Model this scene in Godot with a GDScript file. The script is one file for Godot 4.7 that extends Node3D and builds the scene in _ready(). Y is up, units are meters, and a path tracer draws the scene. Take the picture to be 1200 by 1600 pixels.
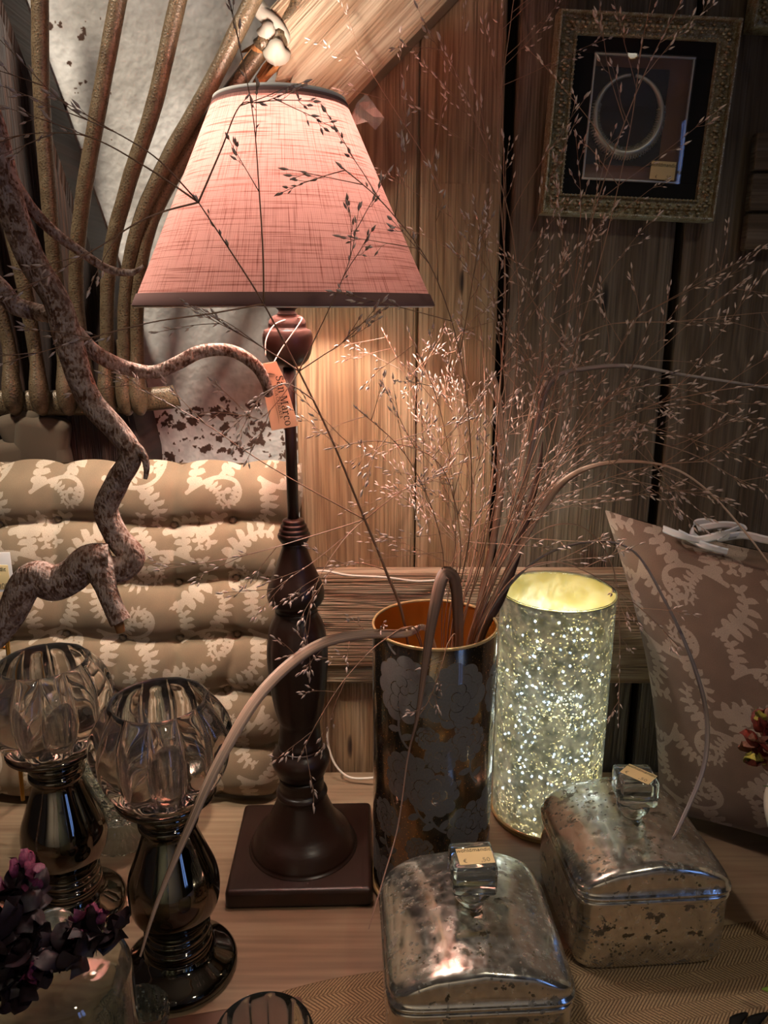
extends Node3D
# A corner of a shop at dusk: a table against an old plank wall, dressed with a lit lamp, dried grass, mercury glass and cushions.
# Metres, y up. The table top lies at y = T; the camera looks down -z.
const T := 0.75
const WALL := -1.0        # face of the planks
const PLASTER := -1.12    # face of the plaster
var M := {}
var rng := RandomNumberGenerator.new()


func _ready() -> void:
	rng.seed = 7
	# ---------- camera, sky, lights of the room, exposure
	var cam := Camera3D.new()
	cam.name = "camera"
	cam.position = Vector3(0, T + 0.656, 0)
	cam.rotation_degrees = Vector3(-15, 0, 0)
	cam.fov = 67.38
	cam.near = 0.02
	cam.far = 60.0
	add_child(cam)
	cam.current = true
	var env := Environment.new()
	env.background_mode = Environment.BG_COLOR
	env.background_color = Color(0.38, 0.52, 0.80)
	env.background_energy_multiplier = 5.0
	env.tonemap_mode = Environment.TONE_MAPPER_LINEAR
	env.tonemap_exposure = 1.0
	env.sdfgi_enabled = true
	env.ssao_enabled = true
	env.ssil_enabled = true
	var we := WorldEnvironment.new()
	we.name = "environment"
	we.environment = env
	add_child(we)
	materials()
	ceiling_spot(Vector3(-0.62, 2.37, -0.45), Vector3(-0.34, 1.36, -1.05), Color(1.0, 0.955, 0.89), 2.3, 25.0, "brass ceiling spotlight nearest the plaster wall")
	ceiling_spot(Vector3(0.60, 2.37, 0.25), Vector3(0.15, 0.85, -0.75), Color(1.0, 0.95, 0.85), 0.48, 28.0, "brass ceiling spotlight above the right end of the table")
	ceiling_spot(Vector3(-0.90, 2.37, 1.00), Vector3(-0.1, 0.8, 2.0), Color(1.0, 0.94, 0.86), 4.2, 48.0, "brass ceiling spotlight that washes the front wall of the shop")
	# ---------- structure
	shell()
	# ---------- objects
	table()
	lamp()
	seat_cushion()
	pillow()
	silver_boxes()
	etched_vase()
	lit_vase()
	candle_holders()
	compote()
	hay_rack()
	branch()
	frames()
	front_glass()
	flowers()
	small_things()
	grasses()


# ============================================================ naming and meshes
func thing(called: String, label: String, category: String, at := Vector3.ZERO, group := "") -> Node3D:
	var o := Node3D.new()
	o.name = called
	add_child(o, true)
	o.position = at
	return tag(o, label, category, group)


func tag(o: Node3D, label: String, category: String, group := "") -> Node3D:
	o.set_meta("label", label)
	o.set_meta("category", category)
	if group != "":
		o.set_meta("group", group)
	return o


func put(called: String, mesh: Mesh, m: Material, parent: Node3D, at := Vector3.ZERO, rot := Vector3.ZERO) -> MeshInstance3D:
	var o := MeshInstance3D.new()
	o.name = called
	o.mesh = mesh
	o.material_override = m
	o.position = at
	o.rotation = rot
	parent.add_child(o, true)
	return o


func struct(called: String, parent: Node3D = null) -> Node3D:
	var o := Node3D.new()
	o.name = called
	(parent if parent else self).add_child(o, true)
	o.set_meta("kind", "structure")
	return o


class Mb:
	var v := PackedVector3Array()
	var uv := PackedVector2Array()
	var ix := PackedInt32Array()

	func add(p: Vector3, t := Vector2.ZERO) -> int:
		v.append(p)
		uv.append(t)
		return v.size() - 1

	func quad(a: int, b: int, c: int, d: int) -> void:
		ix.append_array([a, b, c, a, c, d])

	func lattice(first: int, rows: int, cols: int) -> void:
		for r in rows - 1:
			for c in cols - 1:
				var a := first + r * cols + c
				quad(a, a + cols, a + cols + 1, a + 1)

	# closed: turned so that the faces look outward; otherwise as given
	func build(closed := true, flat := false) -> ArrayMesh:
		if closed:
			var vol := 0.0
			for i in range(0, ix.size(), 3):
				vol += v[ix[i]].dot(v[ix[i + 1]].cross(v[ix[i + 2]]))
			if vol > 0.0:
				for i in range(0, ix.size(), 3):
					var k := ix[i + 1]
					ix[i + 1] = ix[i + 2]
					ix[i + 2] = k
		var st := SurfaceTool.new()
		if flat:
			st.begin(Mesh.PRIMITIVE_TRIANGLES)
			st.set_smooth_group(-1)
			for i in ix:
				st.set_uv(uv[i])
				st.add_vertex(v[i])
		else:
			var arr := []
			arr.resize(Mesh.ARRAY_MAX)
			arr[Mesh.ARRAY_VERTEX] = v
			arr[Mesh.ARRAY_TEX_UV] = uv
			arr[Mesh.ARRAY_INDEX] = ix
			st.create_from_arrays(arr, Mesh.PRIMITIVE_TRIANGLES)
		st.generate_normals()
		return st.commit()


# Catmull-Rom through the points, n pieces per span
func smooth3(p: Array, n := 6) -> PackedVector3Array:
	var out := PackedVector3Array()
	for i in p.size() - 1:
		var a: Vector3 = p[maxi(i - 1, 0)]
		var b: Vector3 = p[i]
		var c: Vector3 = p[i + 1]
		var d: Vector3 = p[mini(i + 2, p.size() - 1)]
		for k in n:
			out.append(b.cubic_interpolate(c, a, d, float(k) / n))
	out.append(p[p.size() - 1])
	return out


func smooth2(p: Array, n := 5) -> PackedVector2Array:
	var out := PackedVector2Array()
	for i in p.size() - 1:
		var a: Vector2 = p[maxi(i - 1, 0)]
		var b: Vector2 = p[i]
		var c: Vector2 = p[i + 1]
		var d: Vector2 = p[mini(i + 2, p.size() - 1)]
		for k in n:
			out.append(b.cubic_interpolate(c, a, d, float(k) / n))
	out.append(p[p.size() - 1])
	return out


func at_of(a: Array, t: float) -> float:
	var f := clampf(t, 0, 1) * (a.size() - 1)
	var i := mini(int(f), a.size() - 2)
	return lerpf(a[i], a[i + 1], f - i)


# a swept tube with closed ends; radii spread evenly along it; flat < 1 presses it along its second axis
func tube(mb: Mb, pts: PackedVector3Array, radii: Array, seg := 8, flat := 1.0, rough := 0.0) -> void:
	var n := pts.size()
	var side := Vector3.ZERO
	var first := mb.v.size()
	var run := 0.0
	var run_to := PackedFloat32Array()
	for i in n:
		if i:
			run += pts[i].distance_to(pts[i - 1])
		run_to.append(run)
	for i in n:
		var dir := (pts[mini(i + 1, n - 1)] - pts[maxi(i - 1, 0)]).normalized()
		if i == 0:
			side = dir.cross(Vector3.UP if absf(dir.y) < 0.9 else Vector3.RIGHT).normalized()
		else:
			side = (side - dir * side.dot(dir)).normalized()
		var up := dir.cross(side)
		var r: float = at_of(radii, run_to[i] / maxf(run, 1e-6)) if radii.size() > 1 else radii[0]
		for k in seg + 1:
			var a := TAU * k / seg
			var rr := r
			if rough > 0.0:
				rr *= 1.0 + rough * (sin(a * 2.0 + run_to[i] * 90.0) * 0.5 + sin(a * 3.0 - run_to[i] * 151.0) * 0.5)
			mb.add(pts[i] + side * cos(a) * rr + up * sin(a) * rr * flat, Vector2(float(k) / seg, run_to[i]))
	mb.lattice(first, n, seg + 1)
	for e in [0, n - 1]:
		var c := mb.add(pts[e], Vector2(0.5, run_to[e]))
		for k in seg:
			var a: int = first + e * (seg + 1) + k
			if e == 0:
				mb.ix.append_array([c, a, a + 1])
			else:
				mb.ix.append_array([c, a + 1, a])


func tube_mesh(p: Array, radii: Array, seg := 8, n := 6, flat := 1.0, rough := 0.0) -> ArrayMesh:
	var mb := Mb.new()
	tube(mb, smooth3(p, n), radii, seg, flat, rough)
	return mb.build()


# a strip with two faces and thickness, bent along pts; width along "across"
func blade_mesh(p: Array, widths: Array, across: Vector3, n := 8, twist := 0.0, face := Vector3.ZERO) -> ArrayMesh:
	var pts := smooth3(p, n)
	var mb := Mb.new()
	var c := pts.size()
	for i in c:
		var t := float(i) / (c - 1)
		var dir := (pts[mini(i + 1, c - 1)] - pts[maxi(i - 1, 0)]).normalized()
		var ac := across if face == Vector3.ZERO else dir.cross(face)
		var s := (ac - dir * ac.dot(dir)).normalized().rotated(dir, twist * t)
		var nrm := dir.cross(s)
		var w: float = at_of(widths, t) * 0.5
		for k in [[-1.0, 0.0], [-0.45, 0.10], [0.0, -0.12], [0.45, 0.10], [1.0, 0.0], [0.45, 0.17], [0.0, -0.05], [-0.45, 0.17], [-1.0, 0.0]]:
			mb.add(pts[i] + s * w * k[0] + nrm * (w * k[1] * 0.7), Vector2(k[0] * 0.5 + 0.5, t))
	mb.lattice(0, c, 9)
	return mb.build()


# a box with rounded edges; uv in metres, v along the axis "grain"
func rbox(size: Vector3, r := 0.002, grain := 1, off := Vector2.ZERO, seg := 2, mb: Mb = null, at := Transform3D()) -> ArrayMesh:
	var own := mb == null
	if own:
		mb = Mb.new()
	var h := size * 0.5
	r = minf(r, minf(h.x, minf(h.y, h.z)) * 0.99)
	for axis in 3:
		var a := (axis + 1) % 3
		var b := (axis + 2) % 3
		var u_ax := a if b == grain else b
		if axis == grain:
			u_ax = a
		var v_ax := grain if axis != grain else b
		for sgn in [-1.0, 1.0]:
			var ca := []
			var cb := []
			for k in seg + 1:
				ca.append(-h[a] + r * k / seg)
				cb.append(-h[b] + r * k / seg)
			for k in seg + 1:
				ca.append(h[a] - r + r * k / seg)
				cb.append(h[b] - r + r * k / seg)
			var first := mb.v.size()
			for y in cb:
				for x in ca:
					var p := Vector3.ZERO
					p[axis] = h[axis] * sgn
					p[a] = x
					p[b] = y
					var inner := p.clamp(-h + Vector3.ONE * r, h - Vector3.ONE * r)
					var q := inner + (p - inner).normalized() * r
					mb.add(at * q, Vector2(p[u_ax], p[v_ax]) + off)
			var n := ca.size()
			for y in n - 1:
				for x in n - 1:
					var i := first + y * n + x
					if sgn > 0:
						mb.quad(i, i + n, i + n + 1, i + 1)
					else:
						mb.quad(i, i + 1, i + n + 1, i + n)
	return mb.build() if own else null


# a turned form: profile of (radius, height), from the bottom axis to the top axis (or round a hollow)
func lathe(prof: PackedVector2Array, seg := 48, flutes := 0, amp := 0.0, lo := 0, hi := 100000, closed := true, sharp := 1.0, turn := 0.0, u_max := 1.0, flat := false) -> ArrayMesh:
	var mb := Mb.new()
	var n := prof.size()
	var run := 0.0
	for j in n:
		if j:
			run += prof[j].distance_to(prof[j - 1])
		for k in seg + 1:
			var a := TAU * k / seg
			var r := prof[j].x
			if flutes > 0 and j >= lo and j <= hi:
				var fade := sin(PI * clampf(float(j - lo) / (mini(hi, n - 1) - lo), 0, 1))
				r *= 1.0 + amp * sqrt(fade) * (pow(absf(sin(a * flutes * 0.5 + turn * (j - lo))), sharp) - 0.6)
			mb.add(Vector3(cos(a) * r, prof[j].y, sin(a) * r), Vector2(float(k) / seg * u_max, run))
	mb.lattice(0, n, seg + 1)
	return mb.build(closed, flat)


# an outline in the xy plane with depth along z, its edges chamfered
func slab(poly: PackedVector2Array, depth: float, bevel := 0.002, along_x := false) -> ArrayMesh:
	var mb := Mb.new()
	var n := poly.size()
	var area := 0.0
	for i in n:
		area += poly[i].cross(poly[(i + 1) % n])
	if area < 0.0:
		poly.reverse()
	var inner := PackedVector2Array()
	for i in n:
		var d1 := (poly[i] - poly[(i + n - 1) % n]).normalized()
		var d2 := (poly[(i + 1) % n] - poly[i]).normalized()
		var nn := (Vector2(-d1.y, d1.x) + Vector2(-d2.y, d2.x)).normalized()
		inner.append(poly[i] + nn * bevel)
	var tri := Geometry2D.triangulate_polygon(inner)
	var rings := [[inner, -depth / 2], [poly, -depth / 2 + bevel], [poly, depth / 2 - bevel], [inner, depth / 2]]
	for k in 4:
		for i in n:
			var p: Vector2 = rings[k][0][i]
			mb.add(Vector3(p.x, p.y, rings[k][1]), Vector2(p.y, p.x) if along_x else p)
	for k in 3:
		for i in n:
			var j := (i + 1) % n
			mb.quad(k * n + i, k * n + j, k * n + n + j, k * n + n + i)
	for i in range(0, tri.size(), 3):
		var p := tri[i]
		var q := tri[i + 1]
		var r := tri[i + 2]
		if (inner[q] - inner[p]).cross(inner[r] - inner[p]) < 0.0:
			q = tri[i + 2]
			r = tri[i + 1]
		mb.ix.append_array([p, r, q])
		mb.ix.append_array([3 * n + p, 3 * n + q, 3 * n + r])
	return mb.build(true, true)


func words(text: String, size: float, m: Material, parent: Node3D, at: Vector3, rot := Vector3.ZERO, serif := false) -> void:
	var tm := TextMesh.new()
	var f := SystemFont.new()
	f.font_names = PackedStringArray(["Droid Serif" if serif else "Droid Sans"])
	tm.font = f
	tm.text = text
	tm.font_size = 32
	tm.pixel_size = size / 32.0
	tm.depth = 0.0002
	tm.curve_step = 2.0
	put("lettering", tm, m, parent, at, rot)


# ============================================================ textures
func noise_img(sd: int, freq: float, w: int, h: int, sx := 1, sy := 1, octaves := 3, kind := 1) -> PackedByteArray:
	var n := FastNoiseLite.new()
	n.seed = sd
	n.noise_type = kind as FastNoiseLite.NoiseType
	n.frequency = freq
	n.fractal_octaves = octaves
	var im := n.get_seamless_image(w / sx, h / sy)
	im.convert(Image.FORMAT_L8)
	if sx > 1 or sy > 1:
		im.resize(w, h, Image.INTERPOLATE_CUBIC)
	return im.get_data()


func tex(w: int, h: int, b: PackedByteArray, form := Image.FORMAT_RGB8) -> ImageTexture:
	return ImageTexture.create_from_image(Image.create_from_data(w, h, false, form, b))


func mat(c: Color, rough := 0.7, metal := 0.0) -> StandardMaterial3D:
	var m := StandardMaterial3D.new()
	m.albedo_color = c
	m.roughness = rough
	m.metallic = metal
	return m


func glass(c := Color(0.97, 1.0, 0.98), a := 0.02, rough := 0.02) -> StandardMaterial3D:
	var m := mat(Color(c, a), rough)
	m.transparency = BaseMaterial3D.TRANSPARENCY_ALPHA
	m.refraction_enabled = true
	m.refraction_scale = 0.05
	m.metallic_specular = 0.5
	return m


func relief(m: StandardMaterial3D, t: Texture2D, cm: float) -> void:
	m.heightmap_enabled = true
	m.heightmap_texture = t
	m.heightmap_scale = cm


func tile(m: StandardMaterial3D, s: Vector3, world := false) -> StandardMaterial3D:
	m.uv1_triplanar = true
	m.uv1_world_triplanar = world
	m.uv1_scale = s
	return m


# timber: growth rings seen lengthways (along v), fibres and a few knots; returns [colour, height]
func wood(sd: int, pale: Color, mid: Color, dark: Color, knots: Array, rings := 1.0, w := 384, h := 1024) -> Array:
	var warp := noise_img(sd, 0.016, w, h, 2, 8, 3)
	var fib := noise_img(sd + 1, 0.16, w, h, 1, 32, 2)
	var big := noise_img(sd + 2, 0.03, w, h, 2, 32, 3)
	var b := PackedByteArray()
	var g := PackedByteArray()
	b.resize(w * h * 3)
	g.resize(w * h)
	for y in h:
		for x in w:
			var i := y * w + x
			var wx := float(x)
			var near := 0.0
			for k in knots:
				var dx: float = x - k[0]
				var dy: float = (y - k[1]) * 0.30
				var q: float = (dx * dx + dy * dy) / (k[2] * k[2])
				if q < 16.0:
					wx += dx * 1.6 / (0.4 + q)
					near = maxf(near, 1.0 - q)
			var ring := 0.5 + 0.5 * sin(wx * 0.19 * rings + warp[i] * 0.060 * rings)
			ring = ring * ring
			var f := fib[i] / 255.0
			var t := clampf(ring * 0.30 + (f - 0.36) * 0.75, 0.0, 1.0)
			var c := pale.lerp(mid, clampf(big[i] / 255.0 * 2.2 - 0.6, 0, 1)).lerp(dark, t * 0.85)
			if near > 0.0:
				c = c.lerp(dark * 0.6, near)
			b[i * 3] = int(c.r * 255.0)
			b[i * 3 + 1] = int(c.g * 255.0)
			b[i * 3 + 2] = int(c.b * 255.0)
			g[i] = int(clampf(1.0 - t, 0, 1) * 255.0)
	return [tex(w, h, b), tex(w, h, g, Image.FORMAT_L8)]


func wood_mat(sd: int, pale: Color, mid: Color, dark: Color, knots: Array, scale: Vector2, rough := 0.75, cm := 0.10, rings := 1.0) -> StandardMaterial3D:
	var t := wood(sd, pale, mid, dark, knots, rings)
	var m := mat(Color.WHITE, rough)
	m.albedo_texture = t[0]
	m.uv1_scale = Vector3(1.0 / scale.x, 1.0 / scale.y, 1)
	relief(m, t[1], cm)
	return m


# stamps a soft-edged disc into a wrapping byte map
func dab(buf: PackedByteArray, w: int, h: int, cx: float, cy: float, r: float, val: int) -> void:
	for y in range(int(cy - r), int(cy + r) + 2):
		for x in range(int(cx - r), int(cx + r) + 2):
			if (x - cx) * (x - cx) + (y - cy) * (y - cy) <= r * r:
				buf[posmod(y, h) * w + posmod(x, w)] = val


# a plump leaflet that curls at its tip
func lobe(buf: PackedByteArray, w: int, p: Vector2, a: float, lng: float, wd: float, bend: float) -> void:
	for k in 10:
		var t := k / 9.0
		a += bend
		p += Vector2(cos(a), sin(a)) * lng * 0.1
		var r := wd * (0.55 + 0.45 * sin(PI * minf(1.0, t * 1.1))) * (1.0 if t < 0.7 else 1.0 - (t - 0.7) * 2.2)
		dab(buf, w, w, p.x, p.y, maxf(r, 1.2), 255)


# one acanthus leaf: a bent midrib with leaflets on both sides
func acanthus(buf: PackedByteArray, w: int, p: Vector2, a: float, size: float, hand: float) -> void:
	for i in 6:
		var t := i / 5.0
		for k in 6:
			a += hand * (0.012 + 0.075 * t * t)
			p += Vector2(cos(a), sin(a)) * size * 0.034
			dab(buf, w, w, p.x, p.y, size * (0.085 - 0.050 * t), 255)
		var lng := size * 0.36 * (0.50 + 0.6 * sin(PI * (0.2 + 0.6 * t))) * (1.0 - 0.35 * t)
		for side in [-1.0, 1.0]:
			lobe(buf, w, p, a + side * (0.62 - 0.15 * t), lng * (0.62 if side == hand else 1.0), size * 0.088 * (1.1 - 0.5 * t), side * 0.13)
	lobe(buf, w, p, a, size * 0.22, size * 0.04, hand * 0.12)


# a winding stem that ends in a curl, with leaves along it
func scroll(buf: PackedByteArray, w: int, cx: float, cy: float, heading: float, size: float, hand: float) -> void:
	var p := Vector2(cx, cy)
	var a := heading
	for i in 64:
		var t := i / 63.0
		a += hand * (0.015 + t * t * 0.26)
		p += Vector2(cos(a), sin(a)) * size * 0.024
		dab(buf, w, w, p.x, p.y, size * (0.034 - 0.010 * t), 255)
		if i in [3, 22]:
			acanthus(buf, w, p, a - hand * 0.75, size * 0.50, -hand)
		if i in [12, 34]:
			acanthus(buf, w, p, a + hand * 0.85, size * 0.34, hand)
	dab(buf, w, w, p.x, p.y, size * 0.05, 255)


func damask(mask: PackedByteArray, w: int, ground: Color, figure: Color, sd: int) -> ImageTexture:
	var weave := noise_img(sd, 0.35, w, w, 1, 1, 2)
	var big := noise_img(sd + 1, 0.02, w, w, 2, 2, 2)
	var b := PackedByteArray()
	b.resize(w * w * 3)
	for y in w:
		for x in w:
			var i := y * w + x
			var n := weave[i] / 255.0
			var c := ground * (0.88 + 0.20 * n) if mask[i] == 0 else figure * (0.80 + 0.34 * n)
			if mask[i] == 0 and (x + y) % 3 == 0:
				c *= 0.93
			if mask[i] and (y % 4 == 0):
				c = c.lerp(ground, 0.30)
			c *= 0.95 + 0.1 * big[i] / 255.0
			b[i * 3] = int(clampf(c.r, 0, 1) * 255)
			b[i * 3 + 1] = int(clampf(c.g, 0, 1) * 255)
			b[i * 3 + 2] = int(clampf(c.b, 0, 1) * 255)
	return tex(w, w, b)


# silvered glass: [colour, metal, rough] with patches where the silver has gone
func mercury(sd: int, silver: Color, bare: Color, spots: int, wear: float) -> StandardMaterial3D:
	var w := 512
	var big := noise_img(sd, 0.014, w, w, 1, 1, 4)
	var fine := noise_img(sd + 1, 0.10, w, w, 1, 1, 2)
	var cloud := noise_img(sd + 2, 0.025, w, w, 1, 1, 3)
	var gone := PackedByteArray()
	gone.resize(w * w)
	var r := RandomNumberGenerator.new()
	r.seed = sd
	for c in 11:
		var cx := r.randf() * w
		var cy := r.randf() * w
		for k in spots:
			var o := Vector2(r.randfn(), r.randfn()) * 34.0
			dab(gone, w, w, cx + o.x, cy + o.y, absf(r.randfn()) * 2.4 + 0.7, 255)
	var b := PackedByteArray()
	var g := PackedByteArray()
	b.resize(w * w * 3)
	g.resize(w * w * 3)
	for i in w * w:
		var k := big[i] / 255.0 + (fine[i] / 255.0 - 0.5) * 0.22
		var lost := gone[i] > 0 or k > wear
		var c := silver * (0.86 + 0.22 * (cloud[i] / 255.0 - 0.4)) if not lost else bare
		b[i * 3] = int(clampf(c.r, 0, 1) * 255)
		b[i * 3 + 1] = int(clampf(c.g, 0, 1) * 255)
		b[i * 3 + 2] = int(clampf(c.b, 0, 1) * 255)
		g[i * 3] = 255
		g[i * 3 + 1] = int(clampf(0.13 + (cloud[i] / 255.0 - 0.35) * 0.34 + (0.12 if lost else 0.0), 0.04, 1.0) * 255)
		g[i * 3 + 2] = 235 if not lost else 40
	var m := mat(Color.WHITE, 1.0, 1.0)
	m.albedo_texture = tex(w, w, b)
	var orm := tex(w, w, g)
	m.roughness_texture = orm
	m.roughness_texture_channel = BaseMaterial3D.TEXTURE_CHANNEL_GREEN
	m.metallic_texture = orm
	m.metallic_texture_channel = BaseMaterial3D.TEXTURE_CHANNEL_BLUE
	m.clearcoat_enabled = true
	m.clearcoat = 0.6
	m.clearcoat_roughness = 0.03
	return tile(m, Vector3.ONE * 5.5)


func materials() -> void:
	M.plank = wood_mat(11, Color(0.62, 0.52, 0.40), Color(0.54, 0.42, 0.29), Color(0.30, 0.20, 0.12), [[250, 380, 9], [90, 820, 7], [300, 900, 6]], Vector2(0.24, 0.95), 0.72, 0.14)
	M.old_plank = wood_mat(23, Color(0.46, 0.41, 0.35), Color(0.37, 0.31, 0.24), Color(0.19, 0.145, 0.11), [[120, 250, 8], [310, 610, 10]], Vector2(0.24, 0.95), 0.78, 0.16)
	M.beam = wood_mat(31, Color(0.66, 0.58, 0.48), Color(0.56, 0.45, 0.34), Color(0.36, 0.25, 0.17), [[180, 700, 12]], Vector2(0.20, 0.60), 0.75, 0.2, 0.9)
	M.table = wood_mat(47, Color(0.58, 0.50, 0.395), Color(0.52, 0.43, 0.335), Color(0.39, 0.30, 0.22), [[200, 500, 10]], Vector2(0.50, 1.3), 0.55, 0.03, 0.55)
	M.dark_wood = wood_mat(53, Color(0.24, 0.13, 0.07), Color(0.14, 0.075, 0.045), Color(0.06, 0.035, 0.02), [], Vector2(0.12, 0.6), 0.6, 0.1)
	M.rubble = mat(Color(0.30, 0.25, 0.19), 0.95)
	M.torn = mat(Color(0.58, 0.38, 0.20), 0.85)
	M.room_wood = mat(Color(0.19, 0.145, 0.105), 0.8)
	M.room_beige = mat(Color(0.74, 0.71, 0.66), 0.85)
	M.room_white = mat(Color(0.62, 0.58, 0.52), 0.9)
	M.plaster = plaster_mat()
	# the lamp
	M.stain = mat(Color(0.155, 0.09, 0.065), 0.34)
	var grain := tex(128, 128, noise_img(61, 0.03, 128, 128, 1, 1, 3), Image.FORMAT_L8)
	M.stain.uv1_scale = Vector3(2, 20, 1)
	relief(M.stain, grain, 0.02)
	M.linen = linen_mat()
	M.hem = mat(Color(0.46, 0.33, 0.31), 0.9)
	M.white_ring = mat(Color(0.93, 0.90, 0.86), 0.5)
	M.brass = mat(Color(0.78, 0.58, 0.28), 0.28, 1.0)
	M.iron_black = mat(Color(0.05, 0.045, 0.04), 0.5, 0.3)
	M.cord = mat(Color(0.85, 0.80, 0.74), 0.55)
	M.string = mat(Color(0.90, 0.87, 0.82), 0.8)
	M.tag = mat(Color(0.86, 0.74, 0.60), 0.85)
	M.price = mat(Color(0.86, 0.77, 0.56), 0.8)
	M.white_card = mat(Color(0.90, 0.88, 0.86), 0.8)
	M.ink = mat(Color(0.10, 0.07, 0.05), 0.8)
	M.pale_ink = mat(Color(0.50, 0.44, 0.34), 0.8)
	M.film = mat(Color(1.0, 0.97, 0.95, 0.22), 0.12)
	M.film.transparency = BaseMaterial3D.TRANSPARENCY_ALPHA
	# cloth
	var w := 512
	var mask := PackedByteArray()
	mask.resize(w * w)
	scroll(mask, w, 20, 110, -0.5, 235.0, 1.0)
	scroll(mask, w, 340, 350, 2.7, 235.0, 1.0)
	scroll(mask, w, 300, 60, 0.7, 215.0, -1.0)
	scroll(mask, w, 90, 355, 4.4, 205.0, -1.0)
	acanthus(mask, w, Vector2(290, 195), 0.6, 150.0, 1.0)
	acanthus(mask, w, Vector2(450, 330), 1.2, 150.0, -1.0)
	acanthus(mask, w, Vector2(230, 440), 0.3, 140.0, -1.0)
	acanthus(mask, w, Vector2(430, 500), 3.6, 110.0, 1.0)
	M.damask = mat(Color.WHITE, 0.85)
	M.damask.albedo_texture = damask(mask, w, Color(0.50, 0.42, 0.32), Color(0.70, 0.635, 0.55), 71)
	M.damask.uv1_scale = Vector3(1 / 0.20, 1 / 0.20, 1)
	M.damask.rim_enabled = true
	M.damask.rim = 0.25
	M.damask_rose = mat(Color.WHITE, 0.85)
	M.damask_rose.albedo_texture = damask(mask, w, Color(0.43, 0.345, 0.285), Color(0.61, 0.54, 0.48), 73)
	M.damask_rose.uv1_scale = Vector3(1 / 0.21, 1 / 0.21, 1)
	M.damask_rose.rim_enabled = true
	M.damask_rose.rim = 0.25
	M.tape = mat(Color(0.88, 0.88, 0.90), 0.75)
	M.runner = runner_mat()
	# glass and silver
	M.silver = mercury(81, Color(0.95, 0.93, 0.88), Color(0.26, 0.21, 0.11), 34, 0.73)
	M.chrome = mat(Color(0.46, 0.44, 0.41), 0.05, 1.0)
	M.glass = glass()
	M.smoke_glass = glass(Color(0.97, 0.95, 0.93), 0.01)
	M.pale_glass = glass(Color(0.95, 0.98, 0.95), 0.01)
	M.gold = mat(Color(0.84, 0.60, 0.27), 0.38, 0.85)
	M.rim_glass = mat(Color(0.80, 0.68, 0.48), 0.12, 0.3)
	M.etched = etched_mat()
	M.lit_silver = lit_silver_mat()
	M.honey = mat(Color(0.98, 0.84, 0.36, 0.45), 0.5)
	M.honey.transparency = BaseMaterial3D.TRANSPARENCY_ALPHA
	M.honey.backlight_enabled = true
	M.honey.backlight = Color(0.7, 0.7, 0.7)
	M.led = mat(Color(0.9, 0.95, 1.0), 0.4)
	M.led.emission_enabled = true
	M.led.emission = Color(0.84, 0.93, 1.0)
	M.led.emission_energy_multiplier = 34.0
	M.led_wire = mat(Color(0.75, 0.74, 0.66), 0.3, 0.9)
	M.bulb = mat(Color(1, 1, 1), 0.5)
	M.bulb.emission_enabled = true
	M.bulb.emission = Color(1.0, 0.80, 0.58)
	M.bulb.emission_energy_multiplier = 5.0
	# iron, bark, grass
	M.rust = rust_mat()
	M.bark = bark_mat()
	M.straw = mat(Color(0.58, 0.44, 0.35), 0.5)
	M.seed = mat(Color(0.80, 0.70, 0.65), 0.45)
	M.leaf_pale = blade_mat(Color(0.80, 0.66, 0.56), 91)
	M.leaf_grey = blade_mat(Color(0.56, 0.50, 0.48), 92)
	M.leaf_dark = blade_mat(Color(0.34, 0.23, 0.18), 93)
	M.leaf_brown = blade_mat(Color(0.54, 0.42, 0.35), 94)
	# the picture frame
	M.gilt = tile(mat(Color.WHITE, 0.40, 0.35), Vector3.ONE * 12.0)
	M.gilt.albedo_texture = gilt_tex()
	M.black = mat(Color(0.022, 0.022, 0.026), 0.9)
	M.mount = mat(Color(0.50, 0.33, 0.21), 0.8)
	M.torc = mat(Color(0.78, 0.77, 0.71), 0.34, 0.6)
	# flowers
	M.petal_dark = blade_mat(Color(0.14, 0.055, 0.09), 95)
	M.petal_rose = blade_mat(Color(0.46, 0.18, 0.30), 96)
	M.petal_buff = blade_mat(Color(0.62, 0.42, 0.34), 97)
	M.petal_red = blade_mat(Color(0.50, 0.17, 0.12), 98)
	M.petal_yellow = blade_mat(Color(0.66, 0.62, 0.26), 99)
	M.green = mat(Color(0.38, 0.48, 0.14), 0.6)
	M.china = mat(Color(0.86, 0.85, 0.78), 0.2)
	M.brown_board = mat(Color(0.36, 0.25, 0.19), 0.6)


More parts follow.
